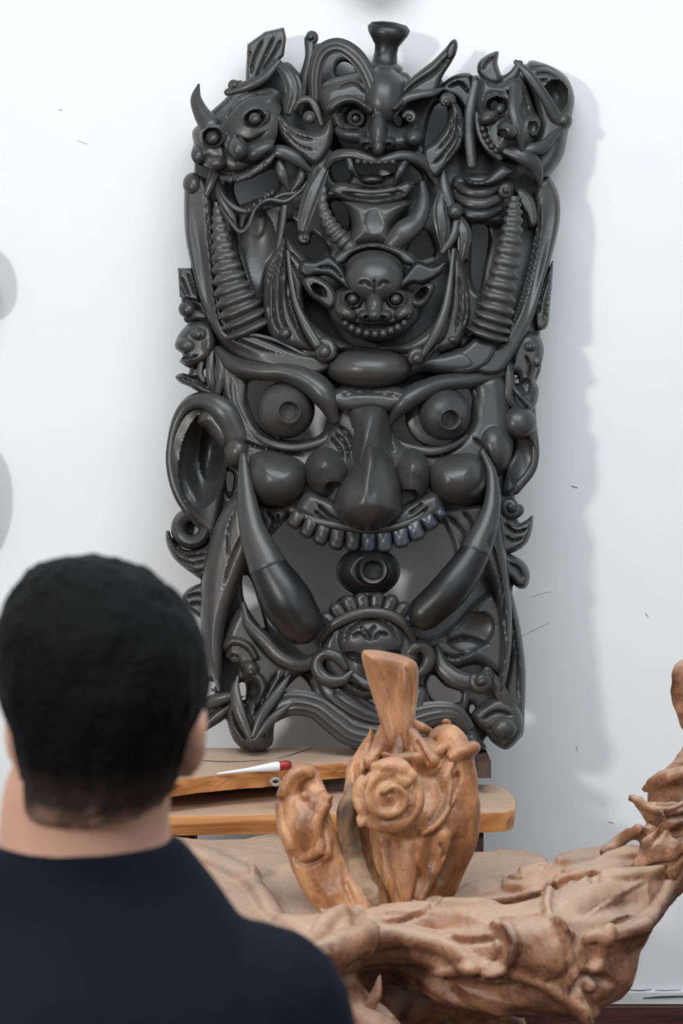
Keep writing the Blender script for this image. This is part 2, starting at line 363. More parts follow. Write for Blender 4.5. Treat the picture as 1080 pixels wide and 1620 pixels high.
# main face plate: between brows and upper teeth
face_out=[(352,560),(420,560),(520,600),(585,600),(650,600),(770,585),(800,600),(808,650),(812,700),(802,742),(778,762),(770,790),(735,805),(700,815),(640,838),(585,845),(520,838),(470,820),(420,800),(388,790),(378,750),(360,735),(352,700),(352,650)]
face_h=[[(393,606),(440,600),(498,624),(516,655),(509,684),(480,696),(440,692),(410,672),(394,640)],[(622,668),(642,650),(690,615),(743,617),(745,640),(738,675),(700,700),(650,702),(626,688)]]
R('face_plate',P,face_out,8,26,26,[('B',585,720,110,120,0,0,34),('E',374,712,24,32,15,10,38),('E',783,706,31,44,-10,4,46),
 G([(348,668),(370,690),(405,706),(450,716),(490,718)],2.5,12),G([(740,690),(715,712),(690,722),(655,716)],2.5,12),
 G([(528,668),(552,690),(562,720),(560,758)],3,12),G([(524,680),(546,702),(553,730),(551,760)],2.5,10),G([(520,690),(536,708),(543,725)],2.5,9),
 G([(620,680),(616,700),(622,715)],3,8),G([(745,690),(768,712),(778,745)],2.5,9)],14,face_h,res=2.5)
# forehead and its rolls
BALL('forehead_boss',P,583,582,42,69,34,52); 
R('forehead_roll',P,[(515,622),(545,610),(585,612),(625,610),(650,620),(645,642),(618,654),(585,652),(548,654),(520,642)],40,32,16,[G([(530,628),(560,622),(600,622),(640,630)],3,5)],30)
R('forehead_band',P,[(468,520),(500,535),(545,548),(590,550),(640,548),(690,530),(700,560),(670,590),(640,575),(583,552),(530,572),(500,600),(470,575)],30,22,20,[],20)
# bowl below the small lion face
R('collar_bowl',P,[(474,480),(490,505),(520,530),(560,545),(595,548),(640,542),(680,515),(704,480),(712,510),(700,540),(668,556),(640,560),(590,552),(545,556),(510,552),(482,530)],48,22,14,[],26)
# nose
R('nose_bridge',P,[(548,640),(585,634),(612,640),(618,668),(622,700),(632,735),(600,790),(560,790),(540,740),(548,712),(552,680)],40,30,30,[('B',584,700,26,70,4,0,26),('B',572,720,8,50,12,0,12),G([(560,672),(556,700),(560,735)],3,7),G([(553,686),(548,706),(552,730)],2.5,7)],30,res=2)
R('nose_tip',P,[(566,700),(590,694),(612,712),(628,745),(636,780),(634,812),(612,832),(585,840),(556,836),(534,818),(528,790),(538,765),(556,738)],52,70,44,[('B',582,742,12,44,8,0,16),('B',584,790,36,30,0,0,10),('T',585,770,0,0.16)],60,res=2)
def wing(x,y,rx,ry,nx,ny,s):
    o=[(x+rx*math.cos(a),y+ry*math.sin(a)) for a in np.linspace(0,2*PI,16,endpoint=False)]
    R('nostril',P,o,30,58,40,[('D',nx,ny,17,13,s*20,0,60),('B',x-s*8,y-12,18,18,0,0,8)],30,res=1.8)
wing(517,746,38,42,530,776,1); wing(651,752,32,46,646,788,-1)
R('nose_underside',P,[(486,772),(510,790),(560,800),(620,800),(660,798),(684,780),(676,812),(640,838),(585,846),(530,838),(498,812)],34,24,16,[('D',530,802,20,10,20,0,10),G([(500,790),(520,812),(545,822)],2.5,9),G([(505,782),(530,800),(552,806)],2.5,8),G([(676,796),(650,820),(620,828)],2.5,9),G([(570,818),(585,828),(602,820)],2.5,6)],24,res=2)
R('upper_lip',P,[(466,802),(488,775),(530,790),(585,830),(640,795),(690,775),(704,800),(690,822),(640,842),(585,850),(530,842),(480,822)],34,30,18,[G([(500,795),(520,815),(545,830)],2.5,10),G([(496,806),(510,820),(528,832)],2.5,8),G([(680,800),(655,822),(625,838)],2.5,9),G([(670,795),(645,815)],2.5,7)],26,res=2)
R('cheek',P,[(387,745),(398,720),(420,712),(452,718),(476,728),(487,752),(480,780),(460,797),(432,802),(404,792),(389,770)],30,62,46,[],30,res=2)
R('cheek',P,[(675,752),(684,730),(706,720),(734,715),(756,720),(768,738),(771,762),(760,784),(738,798),(708,797),(684,782)],28,60,44,[],30,res=2)
# cheek strap lines (moustache grooves) left and right of the mouth
R('lip_corner',P,[(398,798),(425,800),(455,806),(452,822),(428,850),(412,872),(400,850),(390,820)],18,16,10,[G([(404,806),(418,830),(414,860)],2.5,8),G([(420,806),(432,826),(418,856)],2.2,8),G([(440,812),(438,832)],2.2,7)],20,res=2)
R('lip_corner',P,[(690,806),(720,800),(765,800),(762,830),(745,868),(722,890),(716,862),(704,835)],10,18,10,[G([(704,812),(735,845),(728,870)],2.5,8),G([(730,806),(748,830),(742,860)],2.5,8)],20,res=2)
# teeth
tl=[(468,822,-34,24,30),(488,835,-26,24,34),(509,845,-18,25,36),(533,851,-9,26,38),(558,854,-3,26,38),(583,856,0,25,36),(608,855,3,26,38),(634,849,10,27,36),(657,839,22,26,34),(679,825,32,24,28),(696,812,40,18,20)]
for i,(x,y,a,w_,h_) in enumerate(tl):
    c,s=math.cos(math.radians(-a)),math.sin(math.radians(-a)); o=[]
    for u,v in [(-.5,-.5),(0,-.52),(.5,-.5),(.5,0),(.46,.36),(.25,.5),(0,.52),(-.25,.5),(-.46,.36),(-.5,0)]:
        u*=w_;v*=h_; o.append((x+u*c-v*s*-1*-1,y+u*s+v*c))
    R('tooth',P,o,46,17,6,[('B',x,y,w_*.3,h_*.4,0,0,4)],24,mat=TB if i>4 else EB,res=2)
SW('gum',P,[(460,806,50),(500,824,58),(550,834,64),(590,837,66),(640,829,60),(694,798,46)],[5,7,7,7,7,5],0.9)
# brows
SW('brow',P,[(346,556,20),(372,578,34),(410,586,46),(450,588,54),(488,602,62),(514,628,66),(528,664,58)],[10,15,16,17,20,20,8],0.85,20,bend=-0.25)
SW('brow',P,[(802,588,14),(770,596,26),(735,602,40),(695,607,50),(660,622,60),(636,640,62),(618,668,50)],[8,12,13,14,17,16,5],0.85,20,bend=-0.25)
R('brow_crease',P,[(350,575),(378,590),(392,606),(390,640),(404,672),(428,698),(400,694),(372,664),(354,625)],16,18,9,[G([(366,600),(372,640),(392,680)],2.5,9)],20,res=2)
SW('eyelid',P,[(396,684,30),(430,702,40),(470,708,46),(510,698,46),(524,676,36)],[4,6,6,6,3],0.7)
SW('eyelid',P,[(618,686,34),(636,704,44),(680,714,44),(718,704,36),(746,684,24)],[3,6,7,6,4],0.7)
R('brow_crease',P,[(742,608),(772,600),(790,610),(782,650),(768,680),(748,692),(742,678),(750,645)],6,18,9,[],16,res=2)
# big eyes
eye(P,452,648,30,46,0.12,0.08,0.34); SW('eye_rim',P,[(434,612,40),(412,640,30),(416,672,28),(440,692,30)],[3,5,5,3],0.8)
LA('eye_socket_ring',P,(692,658,14),(-0.1,0.05,1),[(0.1,20),(34,28),(46,24),(51,8),(50,-10),(0.1,-12)],36)
eye(P,703,655,36,42,0.22,0.22,0.34)
# ears
ear_l=[(352,650),(340,628),(315,620),(290,632),(272,662),(264,705),(267,755),(282,795),(305,828),(335,850),(345,830),(352,790),(360,740),(356,690)]
R('ear',P,ear_l,-4,26,12,[('D',322,728,38,78,8,0,58),('D',336,710,20,52,6,0,18),('B',300,770,12,50,-25,0,22),('B',335,662,26,20,0,0,14)],10,res=2)
SW('ear_rim',P,[(372,690,26),(352,650,36),(322,634,34),(292,645,26),(274,680,22),(268,730,18),(280,780,16),(306,818,12),(338,850,10)],[22,20,13,9,6,6,7,8,5],0.7)
R('ear_lobe',P,[(318,645),(350,640),(368,665),(364,700),(352,712),(340,700),(326,680),(312,668)],14,26,20,[],14,res=2)
ear_r=[(798,652),(820,642),(842,652),(851,690),(849,730),(838,758),(812,782),(795,778),(800,740),(812,700)]
R('ear',P,ear_r,0,22,12,[('D',825,730,24,44,0,0,22)],16,res=2)
BALL('ear_lobe',P,822,668,18,27,26,24,20)
SW('ear_rim',P,[(836,664,12),(846,700,10),(842,740,8),(815,775,6)],[7,6,7,8],0.8)
# ear scroll left and leaf under
LA('ear_scroll',P,(303,836,0),(0,0,1),[(11,-14),(11,10),(15,18),(24,22),(31,14),(33,0),(31,-14)],32)
R('curled_leaf',P,[(262,842),(268,840),(276,858),(295,870),(318,866),(340,852),(338,880),(330,905),(322,918),(300,905),(276,885),(264,862)],-6,20,12,[G([(272,860),(296,880),(330,876)],2,8),G([(280,882),(304,892),(328,886)],2,6),G([(292,898),(310,904),(326,900)],2,6)],16,res=2)
R('curled_leaf',P,[(288,945),(300,930),(322,924),(330,950),(328,985),(312,975),(296,962)],-12,14,8,[G([(292,946),(310,940),(326,944)],2,6),G([(298,958),(312,954),(326,960)],2,6)],12,res=2)
# ear scroll right
CURL(P,808,802,0,22,1.3,20,1,thick=.42)
R('curled_leaf',P,[(786,800),(800,812),(815,828),(830,824),(843,816),(840,845),(828,865),(806,876),(790,872),(780,840)],-12,20,9,[G([(796,826),(815,842),(836,836)],2,7),G([(796,846),(812,856),(828,850)],2,5)],14,res=2)
R('curled_leaf',P,[(796,876),(815,880),(832,893),(838,912),(832,930),(818,930),(806,918),(794,905)],-14,22,10,[G([(804,890),(820,900),(828,916)],2,6)],12,res=2)
# ---- tusks
SW('tusk',P,[(384,718,60),(389,780,74),(400,840,88),(424,898,96),(452,948,96),(474,984,90)],[5,14,21,31,40,37],0.75,28,12,mat=[BK],bend=-0.1)
SW('tusk',P,[(762,712,44),(778,752,60),(776,810,72),(752,872,84),(715,928,90),(672,970,84)],[4,8,15,24,30,28],0.75,28,12,mat=[BK],bend=-0.1)
SW('tusk_root',P,[(384,718,60.5),(389,780,74.5),(400,840,88.5),(424,898,96.5)],[5.6,14.6,21.7,31.5],0.76,28,12,bend=-0.1,cap=.15)
SW('tusk_root',P,[(762,712,44.5),(778,752,60.5),(776,810,72.5),(752,872,84.5)],[4.6,8.6,15.6,24.5],0.76,28,12,bend=-0.1,cap=.15)
# long leaves outside the tusks
R('long_fang',P,[(384,735),(378,770),(350,810),(330,860),(320,915),(317,975),(321,1035),(335,1070),(348,1096),(351,1060),(354,1003),(367,951),(385,905),(398,870),(396,820),(390,780)],34,26,22,[G([(388,840),(368,880),(352,930)],1.8,5),G([(372,800),(360,850),(362,890)],1.5,4),('T',350,900,0.25,-0.02)],22,res=2.5)
R('long_fang',P,[(776,760),(788,800),(797,850),(806,920),(810,990),(807,1045),(797,1094),(787,1092),(792,1030),(790,980),(780,935),(764,900),(752,870),(760,830)],22,24,18,[G([(776,850),(794,930),(800,1010)],2,7)],20,res=2.5)
R('side_panel',P,[(800,905),(812,945),(824,1000),(831,1060),(830,1120),(826,1165),(806,1160),(796,1100),(806,1040),(802,960)],-10,20,10,[G([(806,960),(818,1040),(820,1120)],2,7)],14,res=2.5)
# ball hanging from the upper teeth
o=[(582+51*math.cos(a),904+40*math.sin(a)) for a in np.linspace(0,2*PI,18,endpoint=False)]
R('tongue_ball',P,o,30,42,38,[('B',590,902,34,30,0,0,8),('D',590,902,15,15,0,0,40)],24,[[(599,902),(597,908),(590,911),(583,908),(581,902),(583,896),(590,893),(597,896)]],res=1.6,mat=BK)
LA('tongue_ball_ring',P,(590,902,66),(0,0,1),[(13,-10),(13,6),(16,11),(21,12),(25,8),(26,-10)],36,mat=BK)
SW('tongue_ball_neck',P,[(583,868,36),(584,850,36)],[26,22],0.7)
BALL('tongue_ball_foot',P,584,940,34,22,14,22,mat=BK)
# ---- lower jaw relief
R('jaw_panel',P,[(372,965),(388,960),(408,990),(428,1010),(455,1035),(480,1042),(512,1022),(520,1030),(500,1055),(470,1072),(448,1095),(428,1120),(400,1160),(385,1140),(390,1100),(380,1060),(352,1030),(356,1000)],16,22,16,[G([(395,1000),(420,1030),(455,1055),(492,1052)],3,7),G([(440,1060),(420,1095),(398,1140)],2.4,8),G([(452,1064),(432,1100),(406,1150)],2.4,8),('S',[(350,1026),(368,1014),(392,1022),(404,1040)],7,5,12),('E',370,1040,15,12,0,26,16),('D',370,1040,8,6,0,0,10),('E',396,1056,16,12,25,30,22),('S',[(372,1086),(386,1068),(406,1070),(416,1088),(410,1112)],7,6,14),('D',394,1094,16,18,0,0,30),G([(352,1056),(368,1062),(382,1056)],2.2,7),G([(384,975),(400,1006),(432,1030)],2.4,6)],24,[[(377,1082),(388,1082),(387,1110),(379,1098)]],res=2)
SW('jaw_rim',P,[(384,955,28),(392,985,36),(418,1012,44),(446,1040,50),(478,1050,52),(508,1038,48),(530,1020,44)],[5,9,12,13,13,10,5],0.6)
R('jaw_panel',P,[(804,965),(780,935),(752,950),(720,985),(690,1005),(658,1008),(668,1030),(690,1045),(715,1060),(755,1050),(790,1070),(806,1040)],2,20,16,[('D',745,1000,40,30,-30,0,12),G([(700,1020),(735,1010),(775,1020)],3,7),G([(690,1032),(720,1040),(750,1030)],2.5,6)],20,res=2.5)
# bottom small face
gf=P
R('lower_small_face',P,[(505,1035),(512,1000),(530,980),(560,968),(587,964),(615,968),(642,985),(656,1010),(664,1040),(650,1070),(625,1090),(600,1104),(570,1106),(545,1092),(520,1070)],36,26,18,[('E',586,1012,54,40,0,56,26),G([(544,1018),(556,994),(586,980),(616,992),(632,1018)],2.4,8),G([(556,1008),(570,1002),(583,1014)],2.4,7),G([(616,1006),(602,1002),(590,1014)],2.4,7),G([(586,1018),(586,1000),(596,988)],2.2,6),G([(566,990),(580,1000),(586,1010)],2,5),('B',590,1050,20,16,0,0,20),('D',560,1038,14,7,15,0,14),('D',620,1036,14,7,-15,0,14),G([(545,1075),(570,1088),(600,1088),(630,1072)],3,12)],24,res=2)
SW('brow_band',P,[(508,1012,56),(525,990,66),(555,975,70),(587,969,72),(618,974,70),(642,990,66),(654,1015,58)],[5,8,9,9,9,8,5],0.7)
for i,(x,y,a) in enumerate([(520,982,-50),(535,968,-38),(554,957,-22),(574,952,-8),(596,951,4),(617,957,20),(635,967,36),(649,981,52)]):
    c,s=math.cos(math.radians(a)),math.sin(math.radians(a)); o=[(x+u*c-v*s,y+u*s+v*c) for u,v in [(-8,14),(-12,-2),(-9,-13),(0,-17),(9,-13),(12,-2),(8,14)]]
    R('crest_petal',P,o,46,12,7,[G([(x-s*-10,y-12*c),(x+s*8*-1,y+8*c)],2,-2)],20,res=2)
SW('small_ear',P,[(556,1064,60),(540,1076,62),(518,1076,60),(503,1062,58),(502,1045,58),(514,1034,60),(534,1040,62),(546,1056,64)],[6,9,11,11,10,10,10,6],0.8)
R('small_ear_hollow',P,[(503,1055),(515,1038),(535,1042),(545,1058),(525,1074),(508,1070)],30,8,6,[('D',524,1055,12,9,0,0,16)],16,res=2)
SW('small_ear',P,[(640,1050,52),(650,1030,56),(665,1022,54),(678,1034,50),(676,1052,48),(662,1066,46)],[6,9,10,10,10,6],0.8)
SW('small_moustache',P,[(560,1068,66),(580,1082,70),(600,1084,70),(625,1072,64)],[5,8,8,5],0.8)
# fluted bands of the base
def band(pts,rad,fl=7,amp=0.16,name='fluted_band',flat=0.6): return SW(name,P,pts,rad,flat,28,9,(fl*2,amp))
band([(405,1160,30),(430,1128,34),(462,1112,38),(500,1118,40),(530,1140,40),(560,1160,40),(610,1168,36)],[6,16,20,20,22,22,18])
band([(500,1062,30),(520,1090,34),(548,1112,36),(580,1130,36),(615,1140,34)],[8,22,24,20,12])
band([(612,1160,30),(650,1140,32),(690,1128,34),(720,1130,34),(742,1150,30)],[20,22,18,14,8])
band([(660,1100,26),(650,1130,30),(640,1160,30)],[18,22,20],5)
band([(690,1025,26),(700,1055,34),(725,1075,40),(752,1078,42),(772,1070,38)],[6,12,14,12,10],5)
R('base_scroll',P,[(362,1112),(372,1108),(384,1132),(398,1160),(415,1140),(434,1130),(433,1155),(430,1178),(412,1188),(388,1187),(370,1172),(360,1145)],14,26,14,[G([(366,1120),(376,1150),(395,1175)],2.5,8),('E',404,1170,16,14,0,44,16)],30,res=2)
SW('base_leaf',P,[(398,1172,56),(380,1130,52),(372,1095,44),(376,1070,36)],[5,9,8,2],0.5)
SW('base_leaf',P,[(400,1165,60),(415,1130,56),(440,1095,48),(460,1066,40)],[4,8,8,2],0.5)
SW('base_leaf',P,[(404,1170,58),(428,1140,54),(458,1115,48)],[4,8,3],0.5)
R('base_branch',P,[(305,1166),(315,1140),(335,1112),(345,1100),(368,1098),(378,1112),(362,1132),(340,1148)],-6,20,10,[G([(315,1150),(340,1125),(365,1110)],2.2,7)],16,res=2)
SW('base_branch',P,[(310,1130,10),(330,1112,18),(352,1104,24),(372,1100,28)],[6,10,9,5],0.7)
CURL(P,762,1078,44,23,1.2,200,-1,thick=.44)
R('base_foot',P,[(745,1130),(765,1110),(790,1100),(815,1110),(828,1140),(824,1165),(802,1186),(780,1176),(768,1160),(755,1150)],6,28,16,[G([(760,1140),(785,1126),(812,1132)],2.5,8),G([(770,1155),(795,1145)],2.5,6)],24,res=2)
BALL('base_knob',P,797,1152,24,22,20,24)
R('base_block',P,[(650,1150),(700,1135),(745,1145),(762,1170),(765,1188),(700,1190),(640,1190)],6,26,12,[G([(655,1160),(705,1150),(750,1165)],3,8),G([(650,1176),(705,1166),(755,1180)],3,8)],24,res=2.5)
R('base_block',P,[(545,1165),(580,1150),(640,1150),(650,1190),(565,1188)],10,20,12,[G([(555,1175),(590,1165),(640,1168)],3,7)],24,res=2.5)
SW('drooping_leaf',P,[(770,1060,30),(790,1090,30),(805,1120,26),(822,1140,16)],[6,10,10,4],0.6,flutes=(8,.15))
# ================= horn sheaths and ribbed horns
R('horn_sheath',P,[(292,290),(300,276),(322,282),(332,310),(336,350),(340,400),(343,450),(350,500),(372,524),(400,528),(430,540),(470,556),(500,562),(524,578),(505,592),(470,588),(430,582),(390,572),(358,552),(335,520),(315,470),(300,410),(292,360)],20,20,8,[('T',320,400,0.10,0.04),('B',372,556,40,14,25,0,-12),('B',322,440,14,90,-10,0,-10),G([(322,300),(334,400),(342,470),(356,522),(400,548),(450,562)],2.5,7)],24,res=2)
SW('sheath_rim',P,[(342,470,40),(350,505,46),(376,526,50),(404,530,52),(440,540,54),(480,560,56),(515,570,54)],[2,3,3.4,3.4,3.4,3,2],0.8)
BALL('sheath_knob',P,304,291,26,15,18,17)
SW('ribbed_horn',P,[(341,320,34),(345,352,40),(351,392,44),(361,436,46),(375,480,46),(392,520,40)],[3,10,16,24,32,37],0.55,24,8,ribs=(13,.34),cap=.25)
R('horn_sheath',P,[(850,290),(868,280),(884,310),(885,350),(874,400),(860,450),(842,510),(815,560),(792,590),(762,592),(740,575),(760,560),(776,545),(790,545),(810,500),(826,450),(838,400),(848,350),(846,315)],8,20,8,[('T',850,400,-0.1,0.05),('B',850,420,12,80,12,0,-10),G([(854,310),(850,380),(832,460),(806,530)],2.5,7)],20,res=2)
R('sheath_lip',P,[(700,575),(735,548),(752,534),(765,538),(780,540),(786,552),(775,575),(750,590),(720,592)],34,16,10,[],24,res=2)
R('sheath_lip',P,[(664,560),(700,556),(735,550),(760,575),(740,592),(700,592),(668,590),(640,600),(640,580)],26,26,16,[],24,res=2)
SW('ribbed_horn',P,[(814,312,44),(812,345,52),(806,390,56),(796,440,56),(784,490,52),(772,528,44)],[8,14,18,22,27,32],0.6,24,8,ribs=(14,.36),cap=.25)
CURL(P,800,300,48,15,1.0,90,1,'horn_tip',.5)
# concave panels beside the ribbed horns
R('hollow_panel',P,[(380,325),(410,318),(448,322),(447,360),(440,400),(424,430),(418,470),(414,510),(398,500),(390,450),(376,400),(372,350)],8,18,12,[('D',408,400,30,70,0,0,20),('S',[(376,395),(392,450),(410,505)],8,6,14),('B',400,480,12,30,0,0,8)],20,res=2)
SW('panel_rim',P,[(344,322,32),(360,345,42),(378,366,48),(392,358,50),(404,330,50),(424,316,50),(452,318,46),(478,300,40)],[2,3,3.6,3.6,3,3.6,3.6,2.5],0.8)
SW('panel_rim',P,[(450,325,40),(446,360,42),(438,400,44),(428,430,42)],[6,5,4,3],0.8)
R('hollow_panel',P,[(700,345),(742,350),(746,400),(745,440),(757,462),(775,440),(785,470),(760,520),(745,545),(725,552),(712,500),(706,430)],4,16,10,[('D',735,470,28,60,0,0,16)],18,res=2)
# dark feather leaves
R('feather_leaf',P,[(452,376),(438,392),(424,414),(418,445),(416,485),(420,512),(430,535),(450,548),(480,556),(500,556),(486,532),(472,500),(462,466),(456,425)],40,26,18,[G([(446,392),(434,440),(434,500),(448,532)],2.5,8),G([(450,400),(444,450),(446,500),(462,538)],2.5,8),G([(436,404),(425,450),(426,505)],2.5,7),G([(454,430),(456,480),(472,525)],2.5,7)],24,res=2)
BALL('feather_knob',P,451,527,64,10)
R('feather_leaf',P,[(452,380),(472,396),(492,418),(510,436),(490,438),(480,460),(486,510),(500,545),(505,562),(485,540),(468,500),(458,450)],48,18,9,[G([(456,396),(475,416),(492,430)],2,6),G([(458,410),(470,432),(480,450)],2,6),G([(470,470),(478,510),(492,540)],2,5)],24,res=2)
SW('feather_edge',P,[(455,398,66),(460,440,72),(468,480,76),(484,515,78),(502,545,78)],[3,4,5,7,8],0.8)
CURL(P,513,555,66,24,1.3,250,1,thick=.42)
BALL('scroll_eye',P,513,556,78,11)
R('feather_leaf',P,[(718,392),(708,440),(702,480),(690,520),(668,560),(655,576),(672,580),(690,562),(706,556),(726,545),(738,520),(744,490),(740,450),(730,410)],34,24,14,[G([(716,420),(714,470),(704,520),(690,548)],2.5,8),G([(726,430),(728,480),(720,530)],2.5,8),G([(734,450),(737,490),(730,520)],2.2,6)],24,res=2)
SW('feather_edge',P,[(717,395,56),(712,440,66),(705,485,72),(690,525,74),(668,562,72)],[3,5,7,8,5],0.7)
BALL('feather_knob',P,716,537,52,10,7)
CURL(P,659,566,70,18,1.2,300,-1,thick=.45); BALL('scroll_eye',P,659,567,80,9)
# ================= central lion face
lf=R('small_lion_face',P,[(546,450),(545,420),(560,402),(590,394),(622,402),(640,422),(640,450),(662,470),(664,500),(648,520),(628,533),(592,540),(560,533),(540,520),(524,504),(520,480),(530,462)],58,34,26,[('E',592,440,46,40,0,86,34),G([(588,456),(578,446),(566,450)],2.4,6),G([(596,456),(606,446),(618,450)],2.4,6),G([(592,470),(592,440)],2.2,5),
 ('E',556,474,19,17,0,84,22),('E',628,474,18,17,0,84,22),('D',557,474,13,11,0,0,20),('D',627,474,12,11,0,0,20),('E',592,486,14,22,0,100,22),('E',577,499,12,9,0,98,18),('E',608,499,12,9,0,98,18),('E',592,498,12,11,0,108,20),('D',579,502,4,4,0,0,10),('D',606,502,4,4,0,0,10),
 ('E',548,495,20,13,30,84,20),('E',638,495,18,13,-30,84,20),G([(540,500),(555,512),(592,516),(630,512),(646,498)],2.6,14),G([(548,484),(562,490)],2,6),G([(572,478),(566,488)],2,5),G([(612,478),(620,488)],2,5),('S',[(552,518),(570,530),(592,534),(615,530),(634,518)],6,6,10)],28,res=1.6)
BALL('small_eyeball',lf,558,473,92,9,9,10); BALL('small_eyeball',lf,626,473,92,9,9,10)
for x,y,r in [(546,512,5),(556,519,6),(567,524,6.5),(580,527,6.5),(593,528,6.5),(606,527,6.5),(618,523,6),(629,518,6),(639,511,5)]: BALL('small_tooth',lf,x,y,102,r,r*1.1,7,seg=12)
R('skull_cap_band',P,[(520,420),(530,404),(552,391),(590,384),(628,391),(652,404),(660,420),(640,418),(626,404),(592,393),(560,401),(542,418)],62,16,7,[],28,res=1.8)
R('bat_brow',P,[(478,412),(498,412),(519,404),(532,412),(545,428),(552,446),(568,460),(585,464),(572,470),(552,462),(538,450),(520,438),(500,436),(484,440),(472,428)],80,12,8,[G([(500,424),(525,424),(545,445)],2,4)],28,res=1.8,mat=BK)
R('bat_brow',P,[(706,410),(684,420),(660,413),(646,426),(636,438),(625,448),(612,462),(600,465),(612,470),(632,462),(650,450),(668,450),(690,440),(702,428)],80,12,8,[],28,res=1.8,mat=BK)
for pts in ([(522,490),(506,480),(490,468),(478,448),(484,436),(500,436),(518,446),(530,462),(532,478)],[(658,488),(672,484),(684,466),(688,452),(680,446),(664,452),(652,464),(648,480)]):
    x,y=np.mean(pts,0)
    R('small_ear',lf,pts,72,20,8,[('D',x-2,y-1,15 if x<590 else 14,8,38 if x<590 else -45,0,30)],28,res=1.8)
# neck vase above the lion face
R('neck_vase',P,[(540,318),(560,314),(600,316),(640,314),(650,325),(632,345),(620,365),(628,388),(650,402),(620,392),(590,386),(560,392),(530,404),(545,385),(556,362),(552,338)],40,30,24,[('D',592,350,16,20,0,0,4)],30,res=2)
SW('small_ribbed_horn',P,[(512,298,50),(510,325,56),(520,352,60),(536,374,62),(552,390,60)],[5,9,12,14,13],0.8,18,8,ribs=(8,.25))
SW('small_smooth_horn',P,[(668,290,46),(670,320,52),(660,348,58),(640,366,62),(622,384,60)],[5,11,15,19,16],0.8,18,8)
SW('panel_rim',P,[(684,412,50),(662,416,58),(648,404,66)],[6,5,4],0.8)
# ================= strands
band([(512,268,48),(496,300,52),(484,335,54),(478,362,54)],[8,14,12,7],4,.3,'hair_strand'); CURL(P,482,376,54,12,.9,180,-1,thick=.5,name='strand_curl')
band([(520,240,40),(505,262,44),(495,290,40)],[5,12,10],4,.3,'hair_strand')
band([(700,300,44),(696,330,50),(700,360,50),(700,392,46)],[5,11,12,4],4,.3,'hair_strand')
band([(722,345,40),(734,370,44),(732,395,42),(728,418,38)],[10,12,8,3],4,.3,'hair_strand')
BALL('strand_knob',P,720,334,50,13); SW('hair_strand',P,[(700,270,40),(704,300,44),(712,325,46)],[5,9,8],0.7)
SW('hair_strand',P,[(700,398,50),(716,375,50),(722,350,48)],[5,7,6],0.7)
# ================= top left demon
th=R('upper_demon_face',P,[(346,190),(362,165),(385,148),(415,139),(440,143),(446,165),(440,190),(438,215),(430,238),(440,252),(420,268),(395,280),(370,286),(352,280),(338,272),(322,262),(308,258),(302,245),(306,228),(304,208),(316,196),(330,196)],22,40,30,
 [('E',398,196,54,50,-20,40,34),('E',404,186,24,17,-18,70,10),('D',403,187,17,13,-18,0,26),('E',338,216,22,20,0,56,18),('D',336,217,16,15,0,0,28),('E',376,235,16,19,-10,84,24),('E',340,258,18,13,0,56,26),('E',312,246,14,17,0,44,22),('E',408,238,32,16,-25,64,20),
 G([(352,196),(372,168),(400,150),(438,146)],2,5),G([(372,214),(384,222),(400,222),(424,206)],2.2,8),G([(350,270),(380,272),(410,254),(430,236)],2.4,8),G([(350,226),(356,244),(352,262)],2.4,8)],20,res=1.8)
BALL('small_eyeball',th,403,188,74,10,10,11); BALL('small_eyeball',th,336,218,56,11,11,12)
SW('upper_lip',th,[(352,282,58),(376,282,66),(400,272,68),(424,254,64),(438,236,56)],[4,6,6,6,4],0.8)
for x,y in [(394,278),(403,272),(411,267),(419,261),(365,284),(376,284)]: BALL('small_tooth',th,x,y,66,5,6.5,7,30,seg=12)
SW('lower_lip',P,[(344,288,34),(354,312,38),(374,330,40),(398,334,40),(422,320,40),(446,308,38),(472,304,36),(486,286,34)],[3,4,5,4,3.6,4,4,2],0.9)
for x,y in [(394,333),(402,325),(411,318),(419,312),(430,305)]: BALL('small_tooth',P,x,y,44,4,6,6,seg=12)
SW('lip_fold',P,[(424,240,56),(446,240,58),(470,252,54),(492,270,46)],[8,11,10,4],0.6)
SW('small_fang',P,[(440,252,46),(446,275,46),(456,300,40)],[8,9,3],0.7)
SW('small_fang',P,[(478,262,40),(474,284,40),(460,304,36)],[5,7,3],0.7)
SW('horn',P,[(330,196,44),(318,178,40),(310,156,34),(314,134,28)],[17,13,9,2],0.8)
SW('beard_spike',P,[(344,262,36),(334,288,36),(322,318,30),(318,340,22)],[7,8,5,1],0.6)
SW('beard_spike',P,[(342,280,30),(350,310,34),(365,338,34),(374,366,30)],[5,9,7,2],0.6)
R('fan_leaf',P,[(391,70),(419,50),(449,43),(453,60),(449,88),(434,104),(418,122),(410,134),(388,137),(389,108)],30,12,5,[G([(396,120),(402,92),(418,58)],1.8,6),G([(402,130),(416,95),(436,52)],1.8,6),G([(412,118),(432,86),(446,60)],1.8,6),G([(392,96),(396,80)],1.6,5)],30,res=1.8,sharp=True)
SW('fan_stem',P,[(360,146,34),(390,136,40),(418,122,44),(440,98,46)],[6,9,8,5],0.8); CURL(P,371,134,30,15,1.0,0,1,thick=.5)
band([(436,98,44),(456,118,48),(464,146,48),(456,176,42)],[5,12,13,8],4,.3,'fluted_blade')
R('crescent_leaf',P,[(432,158),(442,178),(462,198),(490,208),(508,204),(524,184),(528,210),(520,240),(500,262),(478,250),(452,226),(436,196)],44,20,12,[G([(440,186),(468,214),(500,222)],2.2,5),G([(446,204),(472,230),(500,238)],2,4)],26,res=2)
BALL('leaf_knob',P,489,186,54,11); SW('leaf_fold',P,[(466,172,46),(474,160,50),(490,158,50),(500,172,50),(508,196,48)],[4,6,6,6,4],0.8)
